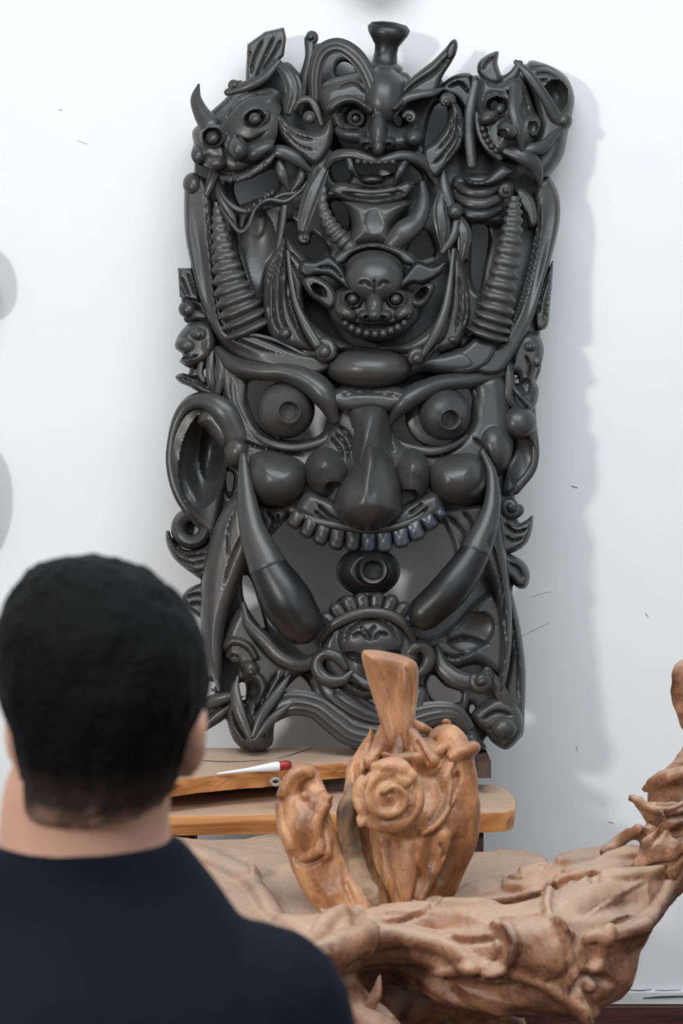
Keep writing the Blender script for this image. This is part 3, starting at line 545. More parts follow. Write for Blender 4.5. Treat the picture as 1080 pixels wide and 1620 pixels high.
SW('stem',P,[(476,150,26),(484,120,30),(490,90,32),(490,62,30)],[11,10,8,9],0.8); CURL(P,491,58,30,15,0.8,90,-1,thick=.5)
# ================= top middle demon
band([(498,160,34),(498,118,44),(508,84,50),(534,72,54),(562,88,56),(582,120,60),(594,160,64),(600,205,66)],[9,11,12,12,13,12,10,6],4,.28,'fluted_arch',.7)
mh=R('crown_demon_face',P,[(500,150),(515,128),(545,118),(575,112),(605,106),(630,114),(642,135),(640,165),(655,185),(672,205),(668,225),(650,240),(620,248),(597,252),(565,246),(540,232),(525,205),(508,180)],24,38,26,
 [('E',606,150,34,46,0,44,34),('E',556,212,28,15,15,52,22),('E',654,218,16,14,0,56,24),('E',598,214,15,34,0,66,34),('E',580,226,13,10,0,66,22),('E',614,226,12,10,0,66,22),('E',598,232,9,14,0,84,14),('D',579,230,6,5,0,0,12),('D',614,230,6,5,0,0,12),('S',[(520,172),(540,160),(562,160),(584,176)],9,6,16),('S',[(664,168),(645,160),(625,172)],8,5,14),
 G([(532,184),(545,168),(565,170),(578,184)],2.2,8),G([(526,198),(548,206),(580,206)],2.2,8),G([(530,140),(560,132),(580,150)],2,6)],20,[[(574,187),(570,196),(561,200),(552,196),(548,187),(552,178),(561,174),(570,178)],[(621,180),(634,182),(650,192),(634,200),(624,196)]],res=1.8)
LA('small_eye_ring',mh,(563,187,52),(0.1,0.1,1),[(8,-8),(8,5),(11,7),(14,4),(14,-8)],24)
BALL('small_eyeball',mh,561,186,46,8,8,8); CURL(mh,648,186,54,14,1.2,200,1,'small_eye_curl',.36)
LA('topknot',P,(607,110,16),(0.12,-1,0.08),[(0.1,-14),(26,-12),(29,0),(27,6),(20,10),(18,26),(19,38),(27,50),(32,58),(34,66),(28,73),(12,76),(0.1,76)],28,squash=(.8,1),mat=[BK])
LA('topknot_collar',P,(606,112,16),(0.12,-1,0.08),[(22,-4),(30,-2),(30,8),(24,12)],28,squash=(.8,1))
R('pointed_horn',P,[(621,177),(626,148),(652,121),(684,96),(706,74),(716,64),(724,70),(718,92),(700,121),(690,146),(674,153),(655,151),(637,172)],36,16,9,[G([(632,160),(655,135),(690,112),(712,84)],3,9)],26,res=1.8)
R('horn_tip',P,[(704,80),(712,66),(720,62),(724,72),(719,90),(708,96)],42,12,6,[],20,res=1.8,mat=BK)
SW('brow_leaf',P,[(624,182,58),(640,158,62),(662,150,62),(686,146,58),(700,140,50)],[4,7,7,6,2],0.6)
SW('upper_lip',P,[(514,268,50),(530,248,60),(560,244,70),(597,254,74),(635,246,70),(664,254,60),(688,278,46)],[3,9,8,7,8,9,4],0.7)
for x in (566,577,588,599,610,621): BALL('small_tooth',P,x,257+abs(x-595)*-.05,74,5.2,5,6,seg=12)
SW('small_fang',P,[(552,252,66),(556,266,68),(566,282,64)],[7,7,2],0.8,mat=BK); SW('small_fang',P,[(640,256,64),(632,272,68),(624,292,64)],[8,8,3],0.8,mat=BK)
R('lower_lip',P,[(520,302),(535,288),(560,290),(590,296),(625,290),(645,284),(656,296),(640,316),(615,324),(590,328),(560,322),(535,314)],44,22,10,[('D',590,306,50,10,0,0,14)],24,res=1.8)
BALL('tongue',P,588,284,56,20,9,14,mat=BK); SW('lip_line',P,[(522,306,56),(550,300,64),(585,304,68),(620,300,64),(652,290,54)],[3,4,4,4,3],0.8)
SW('lip_fold',P,[(660,245,54),(676,262,52),(690,290,44)],[7,9,3],0.6)
R('fluted_wing_leaf',P,[(706,150),(720,160),(731,178),(734,208),(728,232),(716,250),(700,272),(686,282),(672,262),(668,236),(688,222),(706,198),(712,176)],38,20,9,[G([(722,172),(722,210),(700,245),(682,262)],2,7),G([(728,190),(724,225),(702,258)],2,6),G([(716,180),(712,212),(690,240)],2,6)],24,res=1.8)
CURL(P,706,160,52,16,1.0,0,-1,thick=.5); 
R('dark_leaf',P,[(694,140),(712,122),(736,115),(748,122),(752,150),(748,180),(735,175),(722,158),(704,150)],22,18,9,[G([(706,138),(728,132),(744,150)],2.2,7)],22,res=2,mat=BK)
# ================= top right demon
rh=R('upper_demon_face',P,[(754,125),(765,116),(790,124),(810,112),(826,122),(838,150),(846,175),(855,195),(848,220),(834,240),(818,238),(805,250),(785,252),(768,240),(758,215),(752,185),(750,150)],20,34,22,
 [('E',786,168,26,22,20,40,26),('D',786,168,17,15,0,0,40),('E',772,186,18,12,-20,50,24),('B',812,180,12,50,20,0,20),('E',804,206,18,14,20,62,26),('D',794,210,8,6,0,0,18),('E',844,200,13,18,10,40,22),('D',843,202,8,11,0,0,16),G([(756,180),(764,215),(784,245)],2.5,9),G([(800,140),(812,160),(816,190)],2,7),G([(826,140),(834,165),(836,188)],2,7)],20,[[(776,162),(787,160),(789,170),(776,174)]],res=1.8)
BALL('small_eyeball',rh,791,172,48,9,9,10); 
for x,y in [(763,204),(766,214),(771,223),(777,231),(784,238)]: BALL('small_tooth',rh,x,y,58,5,5.5,7,seg=12)
SW('upper_lip',rh,[(754,180,48),(758,208,54),(770,232,56),(790,250,54)],[4,5,5,5],0.8)
SW('nose_ridge',rh,[(812,140,60),(812,175,70),(820,205,72),(826,240,60)],[7,9,8,3],0.7)
R('horn',P,[(755,114),(756,99),(768,88),(788,81),(787,100),(794,127),(780,134),(766,128)],34,16,9,[G([(762,112),(770,98),(782,90)],2,5)],24,res=1.8)
SW('horn',P,[(800,128,40),(812,118,44),(822,100,44)],[9,8,5],0.8)
SW('slanted_blade',P,[(816,98,44),(838,120,48),(862,155,44),(880,186,34),(893,192,26)],[4,8,9,11,13],0.7); BALL('blade_knob',P,893,189,30,12)
R('hood',P,[(836,97),(856,99),(878,108),(898,124),(908,153),(905,180),(898,210),(890,248),(868,278),(850,285),(842,262),(838,230),(850,200),(842,160),(828,125)],6,30,18,[('D',878,152,20,26,0,0,34),G([(840,108),(862,106),(884,116)],2,5),G([(846,118),(866,116),(888,130)],2,5),G([(852,128),(868,126)],2,4)],22,res=2)
SW('chin_spike',P,[(800,238,50),(826,246,54),(846,262,48),(857,298,34)],[8,14,12,1],0.6)
SW('cheek_leaf',P,[(822,245,50),(838,236,54),(858,232,50),(880,210,40)],[6,9,10,6],0.6)
R('lip_band',P,[(731,276),(745,284),(765,284),(785,268),(795,262),(806,268),(811,272),(800,280),(780,292),(755,295),(738,290)],52,14,7,[],26,res=1.8)
for i,(y,a) in enumerate([(302,30),(320,34),(338,34)]): SW('chin_roll',P,[(722,y-10,30),(742,y,42),(765,y+2,46),(792,y-8,40)],[6,10,10,6],0.8,mat=BK if i==2 else EB)
R('chin_board',P,[(718,280),(800,280),(815,300),(800,350),(760,355),(722,348)],14,14,10,[],20,res=2.5)
SW('inner_strut',P,[(752,130,34),(744,170,38),(742,210,38),(746,260,40)],[8,9,9,8],0.6)
R('shoulder_leaf',P,[(815,300),(830,300),(846,320),(850,350),(840,360),(832,340),(822,325)],26,16,7,[],22,res=2)
# ================= left edge profile face
R('edge_fan',P,[(281,424),(304,424),(310,445),(316,478),(300,474),(284,470)],4,12,5,[G([(286,436),(300,470)],1.8,5),G([(296,430),(310,470)],1.8,5),G([(286,454),(292,470)],1.8,4)],20,res=1.8,sharp=True)
BALL('edge_knob',P,296,489,6,14,14,16); SW('edge_stem',P,[(296,505,2),(308,498,10),(322,500,14)],[6,8,5],0.7)
pf=R('edge_profile_face',P,[(300,512),(318,508),(336,516),(342,540),(336,565),(318,576),(300,582),(284,572),(290,562),(278,552),(277,542),(286,524)],6,26,14,[('E',294,546,17,13,0,22,18),('E',314,528,14,12,0,26,14),('E',300,567,14,7,0,24,12),G([(284,568),(302,566),(314,562)],1.8,7),G([(302,524),(316,518),(328,526)],1.8,5),('B',330,548,10,14,0,0,6)],18,res=1.8)
BALL('small_eyeball',pf,313,529,38,6); 
R('edge_leaf',P,[(277,596),(290,590),(305,598),(318,600),(335,612),(345,600),(350,612),(338,628),(318,622),(300,612),(286,606)],2,16,8,[G([(285,598),(310,606),(335,618)],2,5)],18,res=1.8)
SW('edge_strand',P,[(334,556,24),(332,580,28),(334,605,26),(338,622,20)],[5,7,7,4],0.7)
SW('edge_strand',P,[(346,560,24),(350,590,28),(345,620,24)],[6,8,5],0.7,flutes=(6,.2)); SW('edge_strand',P,[(318,574,20),(316,590,22),(322,602,22)],[5,5,4],0.7)
# right edge
R('edge_fan',P,[(875,414),(866,430),(858,450),(846,500),(852,522),(866,515),(870,480)],0,14,6,[G([(870,430),(856,470),(852,500)],1.8,6),G([(872,450),(864,480),(860,510)],1.8,5)],18,res=1.8)
pg=R('edge_profile_face',P,[(820,530),(840,524),(856,536),(860,560),(852,580),(846,600),(852,615),(848,640),(836,655),(818,650),(806,630),(800,600),(806,560)],-2,24,14,[('E',838,548,12,10,0,14,14),('E',852,572,10,10,0,12,12),('S',[(808,580),(815,615),(835,640)],6,4,10),G([(830,560),(838,580),(834,600)],2,8),('D',832,612,8,14,0,0,12),G([(812,560),(810,600)],2,7)],18,[[(812,593),(818,594),(821,606),(816,608)]],res=1.8)
BALL('small_eyeball',pg,839,548,24,6)
SW('edge_strand',P,[(800,560,18),(806,600,22),(806,630,20),(824,650,14)],[6,8,8,5],0.7)
# ================================================================ wall base and marks
WB=nmat('chipped_white_paint',(0.62,0.63,0.64),0.7,0.3,0.4,40,(0.74,0.75,0.76),9)
BB=nmat('dark_red_painted_wood',(0.05,0.016,0.012),0.4,0.5,0.2,20,(0.10,0.035,0.024),6,stretch=(1,8,8))
struct('trim_1',[box(-3.4,3.4,-0.012,0,0.117,0.143)],WB)
bbd=struct('baseboard_back',[box(-3.4,3.4,-0.03,0,0,0.115)],BB)
MK=nmat('scuff_grey',(0.36,0.36,0.38),0.8,0.2); MKD=nmat('crack_dark',(0.03,0.03,0.035),0.8,0.2)
for pts,r,m in [([(826,1006),(846,996),(868,985)],.7,MK),([(838,945),(856,939),(872,936)],.5,MK),([(122,222),(130,225),(140,229)],.7,MK),([(94,173),(96,174),(98,174)],1.3,MK),([(904,768),(908,770),(913,771)],1.6,MK),([(1021,970),(1023,973),(1025,976)],1.6,MK),([(911,1180),(912,1184),(913,1188)],1.2,MK),([(962,1300),(966,1301),(970,1302)],1.2,MK),
    ([(980,1564),(1010,1567),(1030,1565)],1.3,MKD),([(1036,1566),(1050,1567),(1076,1566)],.9,MKD)]:
    SW('crack' if m is MKD else 'scratch',wall,[(x,y,0.2) for x,y in pts],[r*.6,r,r*.6],0.5,8,4,mat=m,mp=wallmap)
SW('crack',wall,[(1018,1579,9),(1048,1577,9),(1085,1576,9)],[1.5,3,2.5],0.4,8,4,mat=MKD,mp=wallmap)
# ================================================================ plaques added out of frame, stand-ins for unseen things whose shadows fall in
HW=nmat('brown_hanging_wood',(0.12,0.07,0.04),0.5,0.4,0.2,20,(0.2,0.12,0.07),6)
for i,(o,l) in enumerate([([(-80,370),(-30,385),(-8,430),(-16,480),(-60,505),(-120,490),(-130,420)],'small brown plaque added out of view for its shadow, left of the black mask, upper one'),
    ([(-60,690),(-24,720),(-14,790),(-34,860),(-80,880),(-130,820),(-120,720)],'small brown plaque added out of view for its shadow, left of the black mask, lower one'),
    ([(560,-110),(600,-120),(650,-100),(648,-40),(610,-26),(570,-34),(548,-70)],'small brown plaque added out of view for its shadow, above the black mask')]):
    c=np.mean(o,0); t=R('shadow_plaque',None,o,46,26,20,[('D',c[0],c[1],26,30,0,0,14),G([(c[0]-30,c[1]+30),(c[0],c[1]+40),(c[0]+30,c[1]+30)],3,6)],60,res=4,mat=HW,mp=wallmap); tag(t,l,'plaque','added shadow plaques around the mask')
# ================================================================ bench and slab
def wood(name,a,b,c,stretch,rough=0.5,scale=3.0,dust=0.0,bump=0.3,vein=0.0):
    m=bpy.data.materials.new(name); m.use_nodes=True; nt=m.node_tree; bs=nt.nodes['Principled BSDF']; bs.inputs['Roughness'].default_value=rough; bs.inputs['Specular IOR Level'].default_value=0.35
    tc=nt.nodes.new('ShaderNodeTexCoord'); mp=nt.nodes.new('ShaderNodeMapping'); mp.inputs['Scale'].default_value=stretch; nt.links.new(tc.outputs['Object'],mp.inputs[0])
    n=nt.nodes.new('ShaderNodeTexNoise'); n.inputs['Scale'].default_value=scale; n.inputs['Detail'].default_value=7; n.inputs['Distortion'].default_value=1.3; nt.links.new(mp.outputs[0],n.inputs['Vector'])
    r=nt.nodes.new('ShaderNodeValToRGB'); e=r.color_ramp.elements; e[0].position=.33; e[1].position=.66; e[0].color=(*a,1); e[1].color=(*c,1); k=e.new(.5); k.color=(*b,1); nt.links.new(n.outputs['Fac'],r.inputs[0])
    out=r.outputs[0]
    if vein:
        nv=nt.nodes.new('ShaderNodeTexNoise'); nv.inputs['Scale'].default_value=scale*2.3; nv.inputs['Detail'].default_value=8; nv.inputs['Roughness'].default_value=.65; nv.inputs['Distortion'].default_value=1.8; nt.links.new(mp.outputs[0],nv.inputs['Vector'])
        rv=nt.nodes.new('ShaderNodeValToRGB'); q=rv.color_ramp.elements; q[0].position=.465; q[1].position=.535; q[0].color=q[1].color=(1,1,1,1); kk=q.new(.5); kk.color=(.35,.3,.28,1); nt.links.new(nv.outputs['Fac'],rv.inputs[0])
        mm=nt.nodes.new('ShaderNodeMixRGB'); mm.blend_type='MULTIPLY'; mm.inputs[0].default_value=vein; nt.links.new(out,mm.inputs[1]); nt.links.new(rv.outputs[0],mm.inputs[2]); out=mm.outputs[0]
    if dust:
        g=nt.nodes.new('ShaderNodeNewGeometry'); s=nt.nodes.new('ShaderNodeSeparateXYZ'); nt.links.new(g.outputs['True Normal' if False else 'Normal'],s.inputs[0])
        n2=nt.nodes.new('ShaderNodeTexNoise'); n2.inputs['Scale'].default_value=9; n2.inputs['Detail'].default_value=5; nt.links.new(tc.outputs['Object'],n2.inputs['Vector'])
        ad=nt.nodes.new('ShaderNodeMath'); ad.operation='MULTIPLY_ADD'; ad.inputs[1].default_value=0.9; ad.inputs[2].default_value=-0.45; nt.links.new(n2.outputs['Fac'],ad.inputs[0])
        a2=nt.nodes.new('ShaderNodeMath'); a2.operation='ADD'; nt.links.new(s.outputs['Z'],a2.inputs[0]); nt.links.new(ad.outputs[0],a2.inputs[1])
        mr=nt.nodes.new('ShaderNodeMapRange'); mr.inputs[1].default_value=0.25; mr.inputs[2].default_value=0.95; mr.inputs[4].default_value=dust; nt.links.new(a2.outputs[0],mr.inputs[0])
        mx=nt.nodes.new('ShaderNodeMixRGB'); nt.links.new(mr.outputs[0],mx.inputs[0]); nt.links.new(out,mx.inputs[1]); mx.inputs[2].default_value=(0.50,0.37,0.28,1); out=mx.outputs[0]
    nt.links.new(out,bs.inputs['Base Color'])
    n3=nt.nodes.new('ShaderNodeTexNoise'); n3.inputs['Scale'].default_value=scale*6; n3.inputs['Detail'].default_value=6; nt.links.new(mp.outputs[0],n3.inputs['Vector'])
    bp=nt.nodes.new('ShaderNodeBump'); bp.inputs['Strength'].default_value=bump; bp.inputs['Distance'].default_value=0.004; nt.links.new(n3.outputs['Fac'],bp.inputs['Height']); nt.links.new(bp.outputs[0],bs.inputs['Normal'])
    return m
PINE=wood('orange_pine',(0.30,0.11,0.035),(0.50,0.21,0.07),(0.62,0.31,0.12),(1,7,9),0.45,2.5,0.85,0.15)
LIVE=wood('live_edge_wood',(0.16,0.06,0.02),(0.46,0.19,0.06),(0.58,0.28,0.11),(2,6,8),0.45,3,0.9,0.3)
DKW=nmat('dark_brown_wood',(0.05,0.032,0.026),0.6,0.3,0.2,20,(0.085,0.055,0.045),6,stretch=(6,6,1))
bench=thing('work_bench','low orange pine bench plank with rounded end under the black mask','bench',(0,-0.6,0))
B0=np.array([0,-0.6,0])
def wl(off): 
    off=np.array(off,float); return lambda v: np.asarray(v,float)-off
def plank_mesh(name,pts,z,th,mat,parent,off,rnd=.008,wob=0,ang=40):
    o=crom(np.array(pts,float),4,True)
    V,F=prism(o,z,th,0.004,rnd)
    if wob: V=V+np.c_[np.zeros(len(V)),vnoise(V*9,3)*wob,np.where(V[:,2]<z-.01,vnoise(V*14,5)*wob*.5,0)]
    return link(name,V,F,mat,parent,wl(off),ang=ang)
plank_mesh('plank',[(130,1240),(400,1240),(740,1240),(790,1243),(812,1258),(816,1272),(808,1281),(760,1285),(500,1286),(130,1287)],.675,.040,PINE,bench,B0,.003)
for x,D in ((.24,3.71),(-.34,3.71)):
    V,F=box(x-.035,x+.035,D-4.2-.05,D-4.2+.05,0,.637); link('leg',V,F,DKW,bench,wl(B0),smooth=False)
V,F=box(-.36,.27,-.40,-.33,.674,.709); link('rear_rail',V,F,DKW,bench,wl(B0),smooth=False)
for x in (.23,-.33):
    V,F=box(x-.035,x+.035,-.39,-.33,0,.637); link('leg',V,F,DKW,bench,wl(B0),smooth=False)
slab=thing('live_edge_slab','rough live edge wooden slab carrying the black mask','slab',(0,-0.4,.709)); S0=np.array([0,-0.4,.709])
plank_mesh('board',[(120,1183),(300,1182),(560,1182),(735,1182),(738,1192),(640,1199),(560,1204),(500,1209),(455,1214),(420,1219),(390,1221),(340,1226),(300,1230),(270,1234),(200,1238),(120,1240)],.742,.033,LIVE,slab,S0,.004,.0022)
V,F=box(.268,.297,-.44,-.28,.709,.742); link('end_batten',V,F,DKW,slab,wl(S0),smooth=False)
V,F=blob(436,1236,3.62,9,8,6); link('knot',V,F,DKW,slab,wl(S0))
kn=[tuple(at(436+7*math.cos(a),1237+5*math.sin(a),3.605)) for a in np.linspace(0,5.5,9)]
V,F=wtube(kn,[.0035]*9,1,8,3); link('knot_rim',V,F,nmat('pale_bark',(0.3,0.25,0.2),.7),slab,wl(S0))
for pts in ([(440,1200),(470,1192),(492,1184)],[(300,1202),(360,1206),(420,1203)]):
    a=np.array(pts,float); p=onz(a[:,0],a[:,1],.7418); V,F=wtube(p,[.001,.002,.001],.4,8,4); link('crack',V,F,MKD,slab,wl(S0))
# tool
WH=nmat('white_gloss_handle',(0.78,0.79,0.82),0.2,0.6); RD=nmat('red_plastic',(0.30,0.02,0.02),0.35,0.5)
p0=onz(344.,1224.,.744); p1=onz(442.,1212.,.752); tool=thing('hand_tool','slim white hand tool with a dark red end lying on the slab','tool',tuple(p0))
dr=p1-p0
link('handle',*wtube([p0+dr*t for t in (0,.25,.5,.75,.92,1)],[.0015,.003,.0045,.0075,.0095,.009],.8,16,4),WH,tool,wl(p0))
link('end_cap',*wtube([p0+dr*t for t in (1.0,1.05,1.1,1.13)],[.0092,.0095,.0095,.009],.8,16,3),RD,tool,wl(p0))
# ================================================================ root sculpture
ROOT=wood('root_wood',(0.10,0.042,0.02),(0.26,0.12,0.065),(0.38,0.20,0.12),(3,3,3),0.5,2.6,0.75,0.6,0.6)
TRUNKM=wood('polished_root_wood',(0.11,0.042,0.018),(0.32,0.135,0.055),(0.52,0.27,0.13),(2.5,2.5,1.0),0.38,4.0,0.3,0.5,0.45)
PALE=wood('pale_root_wood',(0.20,0.085,0.035),(0.42,0.20,0.095),(0.58,0.34,0.19),(2.5,2.5,1.0),0.42,3.5,0.3,0.4,0.35)
BARK=wood('bark_wood',(0.05,0.03,0.018),(0.16,0.09,0.05),(0.30,0.19,0.12),(4,4,2),0.7,4,0.3,0.6)
R0=np.array([0.15,-1.15,0.0])
root=thing('root_sculpture','large unfinished carved tree root in pale orange wood before the mask','sculpture',tuple(R0))
def flow(a1,s1,a2,s2,ridge=0.5,seed=0,keep_top=None,a3=0.0016):
    def f(co,nn):
        w=co+np.stack([fbm(co*5,2,seed+11),fbm(co*5,2,seed+12),fbm(co*5,2,seed+13)],1)*0.05
        n1=vnoise(w*s1*np.array([1,1,1.0]),seed); n1=(1-2*np.abs(n1))*ridge+n1*(1-ridge)
        n2=vnoise(w*s2,seed+3); n2=1-2*np.abs(n2)
        n3=fbm(co*70,2,seed+5)
        m=np.ones(len(co))
        if keep_top is not None: m=np.where(nn[:,2]>0.75,keep_top,1.0)
        return co+nn*((n1*a1+n2*a2)*m+n3*a3)[:,None]
    return f
def tray(pts,z,th,taper): return prism(crom(np.array(pts,float),5,True),z,th,taper,.006)
# main body under the trays
parts=[tube([(505,1500,2.95,50),(570,1490,2.93,55),(640,1486,2.93,62),(720,1508,2.92,88),(800,1522,2.90,94),(880,1510,2.92,98),(950,1465,3.0,80),(1010,1425,3.08,55),(1050,1390,3.14,35)],.9),
 tube([(640,1430,3.05,70),(660,1480,3.0,75),(720,1500,2.98,70)]),
 tube([(860,1450,3.15,90),(930,1440,3.15,80),(1000,1400,3.2,55)],.8),tube([(760,1470,3.15,80),(860,1470,3.2,80)],.8),
 tube([(530,1470,2.95,50),(520,1530,2.9,46),(555,1590,2.88,40),(600,1660,2.86,44),(640,1900,2.86,50),(650,2160,2.86,50)]),
 tube([(700,1440,3.3,60),(560,1430,3.3,60),(420,1420,3.3,50),(330,1390,3.35,36)],.6),
 tube([(560,1500,3.2,50),(620,1540,3.2,66),(700,1560,3.2,66),(800,1550,3.2,60)]),tube([(760,1500,3.3,60),(790,1700,3.35,55),(800,1980,3.35,55)]),tube([(380,1430,3.2,45),(350,1600,3.2,50),(330,2000,3.2,50)]),
 tray([(700,1432),(690,1352),(760,1344),(830,1342),(868,1354),(874,1378),(884,1400),(862,1414),(820,1421),(760,1430)],.64,.05,.02),
 tray([(884,1352),(930,1341),(1000,1334),(1060,1348),(1074,1372),(1062,1408),(1038,1440),(1000,1468),(940,1482),(900,1470),(866,1448),(866,1400)],.648,.06,.03),
 tray([(255,1324),(330,1325),(450,1325),(560,1327),(620,1350),(600,1440),(560,1480),(500,1508),(440,1500),(300,1480),(240,1400)],.662,.066,.015)]
body=remesh('root_body',parts,.0045,ROOT,root,3,None)
bf=[G([(596,1458),(640,1452),(676,1436),(692,1422)],3,12),('S',[(630,1600),(690,1548),(760,1532),(830,1548),(900,1582),(960,1604)],12,10,12),('B',780,1580,120,26,0,0,-26),
 ('S',[(500,1520),(560,1492),(640,1482),(700,1496),(744,1530)],24,16,16),('B',650,1570,60,30,0,0,-40),('E',842,1500,62,50,20,0,22),('S',[(786,1464),(812,1492),(800,1530),(770,1545)],10,8,14),G([(786,1476),(796,1500),(774,1530)],5,14),
 G([(896,1570),(925,1545),(968,1552)],6,20),('S',[(880,1470),(900,1510),(905,1550),(915,1590)],9,9,14),('S',[(960,1480),(945,1520),(930,1560)],9,7,12),G([(700,1482),(740,1490),(792,1484)],4,14),('B',700,1462,50,16,0,0,-12),
 ('S',[(262,1338),(330,1360),(390,1390),(420,1425),(470,1462),(545,1462)],12,14,16),('S',[(400,1392),(440,1376),(500,1384),(548,1420)],7,9,12),('B',465,1440,60,18,0,0,-20),G([(462,1436),(476,1440),(490,1436)],6,14),G([(360,1362),(385,1362),(372,1372)],4,8),
 ('S',[(450,1510),(520,1470),(570,1440)],8,8,10),('B',960,1436,60,20,-8,0,-16),('S',[(884,1362),(940,1352),(1000,1350),(1050,1362)],9,9,12),('S',[(884,1392),(940,1384),(1000,1384),(1060,1376)],8,8,10),G([(890,1378),(900,1380)],5,12),G([(930,1387),(940,1390),(950,1386)],5,12),
 G([(778,1382),(800,1388),(832,1392)],2.5,8),G([(838,1366),(862,1364),(868,1380)],3,8),('S',[(700,1430),(760,1428),(830,1418),(880,1402)],6,6,8),('S',[(870,1404),(866,1450),(900,1480)],8,8,14),('S',[(1072,1376),(1060,1412),(1034,1446),(990,1476),(930,1486)],9,9,10)]
dispb=carve(.030,7,.009,19,1,bf,top=.12)
me=body.data
def redisp(o,f):
    me=o.data; n=len(me.vertices); co=np.empty(n*3); me.vertices.foreach_get('co',co); co=co.reshape(-1,3); nn=np.empty(n*3); me.vertex_normals.foreach_get('vector',nn); nn=nn.reshape(-1,3)
    co=f(co,nn)-R0; me.vertices.foreach_set('co',co.ravel()); me.update()
redisp(body,dispb)
# carved folds over the body front
def fold(name,pts,flat=.7,mat=None,parent=None,vox=.0035,disp=None):
    o=remesh(name,[tube(p,flat) for p in pts],vox,mat or ROOT,root,2); redisp(o,disp or carve(.006,16,.003,34,4)); return o
fold('carved_fold',[[(520,1500,2.88,14),(556,1560,2.86,14),(545,1600,2.86,12),(530,1660,2.86,12)],[(600,1545,2.86,6),(590,1580,2.85,12),(560,1620,2.85,14)]])
# rising branch at the right
br=[tube([(1040,1385,3.2,40),(1060,1330,3.22,52),(1075,1275,3.25,50),(1098,1225,3.25,40),(1104,1170,3.25,26),(1096,1120,3.25,28),(1086,1066,3.25,26)]),
 tube([(1085,1290,3.2,30),(1040,1290,3.15,24),(1012,1275,3.14,12),(998,1260,3.14,2)],.7),tube([(1020,1370,3.1,22),(1040,1340,3.1,34),(1050,1300,3.1,14),(1046,1285,3.1,3)],.5),
 tube([(960,1350,3.25,12),(985,1325,3.25,16),(1010,1310,3.2,14)]),tube([(1020,1250,3.25,6),(1050,1236,3.22,14),(1090,1225,3.18,14)],.7),tube([(1060,1380,3.1,16),(1084,1340,3.08,20),(1100,1290,3.1,16)])]
b=remesh('rising_branch',br,.004,ROOT,root,2); redisp(b,carve(.022,10,.007,26,8,[('S',[(1000,1262),(1040,1282),(1090,1262)],7,7,10),('B',1060,1268,30,10,0,0,-14),G([(1030,1340),(1060,1300),(1100,1290)],5,12),G([(1010,1380),(1050,1372),(1090,1350)],5,14),('S',[(1060,1232),(1090,1222)],7,7,8)]))
# trunk: standing hollow bulb
tr=[tube([(600,1470,3.0,60),(618,1420,3.02,78),(640,1350,3.05,98),(650,1290,3.06,98),(660,1250,3.08,84)],.85),
 tube([(700,1400,3.05,30),(722,1330,3.05,34),(728,1260,3.06,30),(724,1205,3.08,28),(714,1178,3.1,26),(698,1172,3.12,18)]),
 tube([(566,1330,3.05,34),(562,1270,3.05,26),(566,1220,3.08,24),(580,1180,3.1,16),(586,1160,3.1,8),(583,1146,3.1,2)]),
 tube([(580,1210,3.18,20),(640,1200,3.2,26),(700,1190,3.2,24),(725,1200,3.15,20)]),
 tube([(700,1165,3.16,8),(708,1152,3.14,6),(705,1142,3.13,2)],.6),tube([(655,1141,3.16,3),(662,1150,3.16,6),(680,1158,3.16,6)],.6)]
tf=[('S',[(742,1186),(716,1200),(702,1228),(712,1262),(690,1300),(668,1318)],11,6,16),('B',722,1240,16,50,0,0,8),G([(726,1216),(716,1250),(706,1290)],5,12),('S',[(590,1218),(630,1206),(676,1198),(706,1184)],8,8,12),('B',680,1216,26,14,-10,0,-16),
 G([(650,1330),(668,1390),(650,1440)],7,12),G([(725,1310),(716,1360),(690,1410)],6,10),('S',[(606,1330),(614,1390),(634,1450)],10,8,10),('S',[(700,1320),(690,1370),(662,1420)],12,8,12),('B',640,1330,30,24,0,0,-14),G([(560,1200),(566,1240),(560,1290)],5,9),('S',[(572,1216),(584,1198),(606,1196),(620,1206)],7,6,12),G([(690,1330),(700,1345),(694,1360)],4,8)]
t=remesh('hollow_trunk',tr,.003,TRUNKM,root,2); redisp(t,carve(.016,9,.006,24,21,tf,(1,1,.55)))
b_=remesh('bark_strip',[tube([(556,1246,3.0,12),(548,1290,2.985,20),(556,1340,2.975,20),(572,1390,2.95,16),(592,1430,2.93,12)],.6)],.003,BARK,root,1); redisp(b_,carve(.012,34,.006,70,9,(),(1,1,.4)))
# spiral bud
sp=[blob(612,1260,2.955,50,46,40,10)]
sf=[('S',[(596,1218),(640,1226),(658,1256),(648,1292),(612,1304),(572,1292)],9,7,13),('S',[(640,1238),(622,1224),(594,1232),(584,1258),(600,1284),(630,1280),(638,1260),(622,1246),(606,1254)],9,5,13),('S',[(572,1232),(564,1262),(580,1292)],7,5,8),('B',614,1260,8,8,0,0,8),G([(588,1236),(576,1262),(592,1292),(622,1296)],2.5,8),G([(650,1240),(652,1270),(636,1296)],2,6)]
s_=remesh('spiral_bud',sp,.0022,PALE,root,1); redisp(s_,carve(.002,20,.001,50,31,sf))
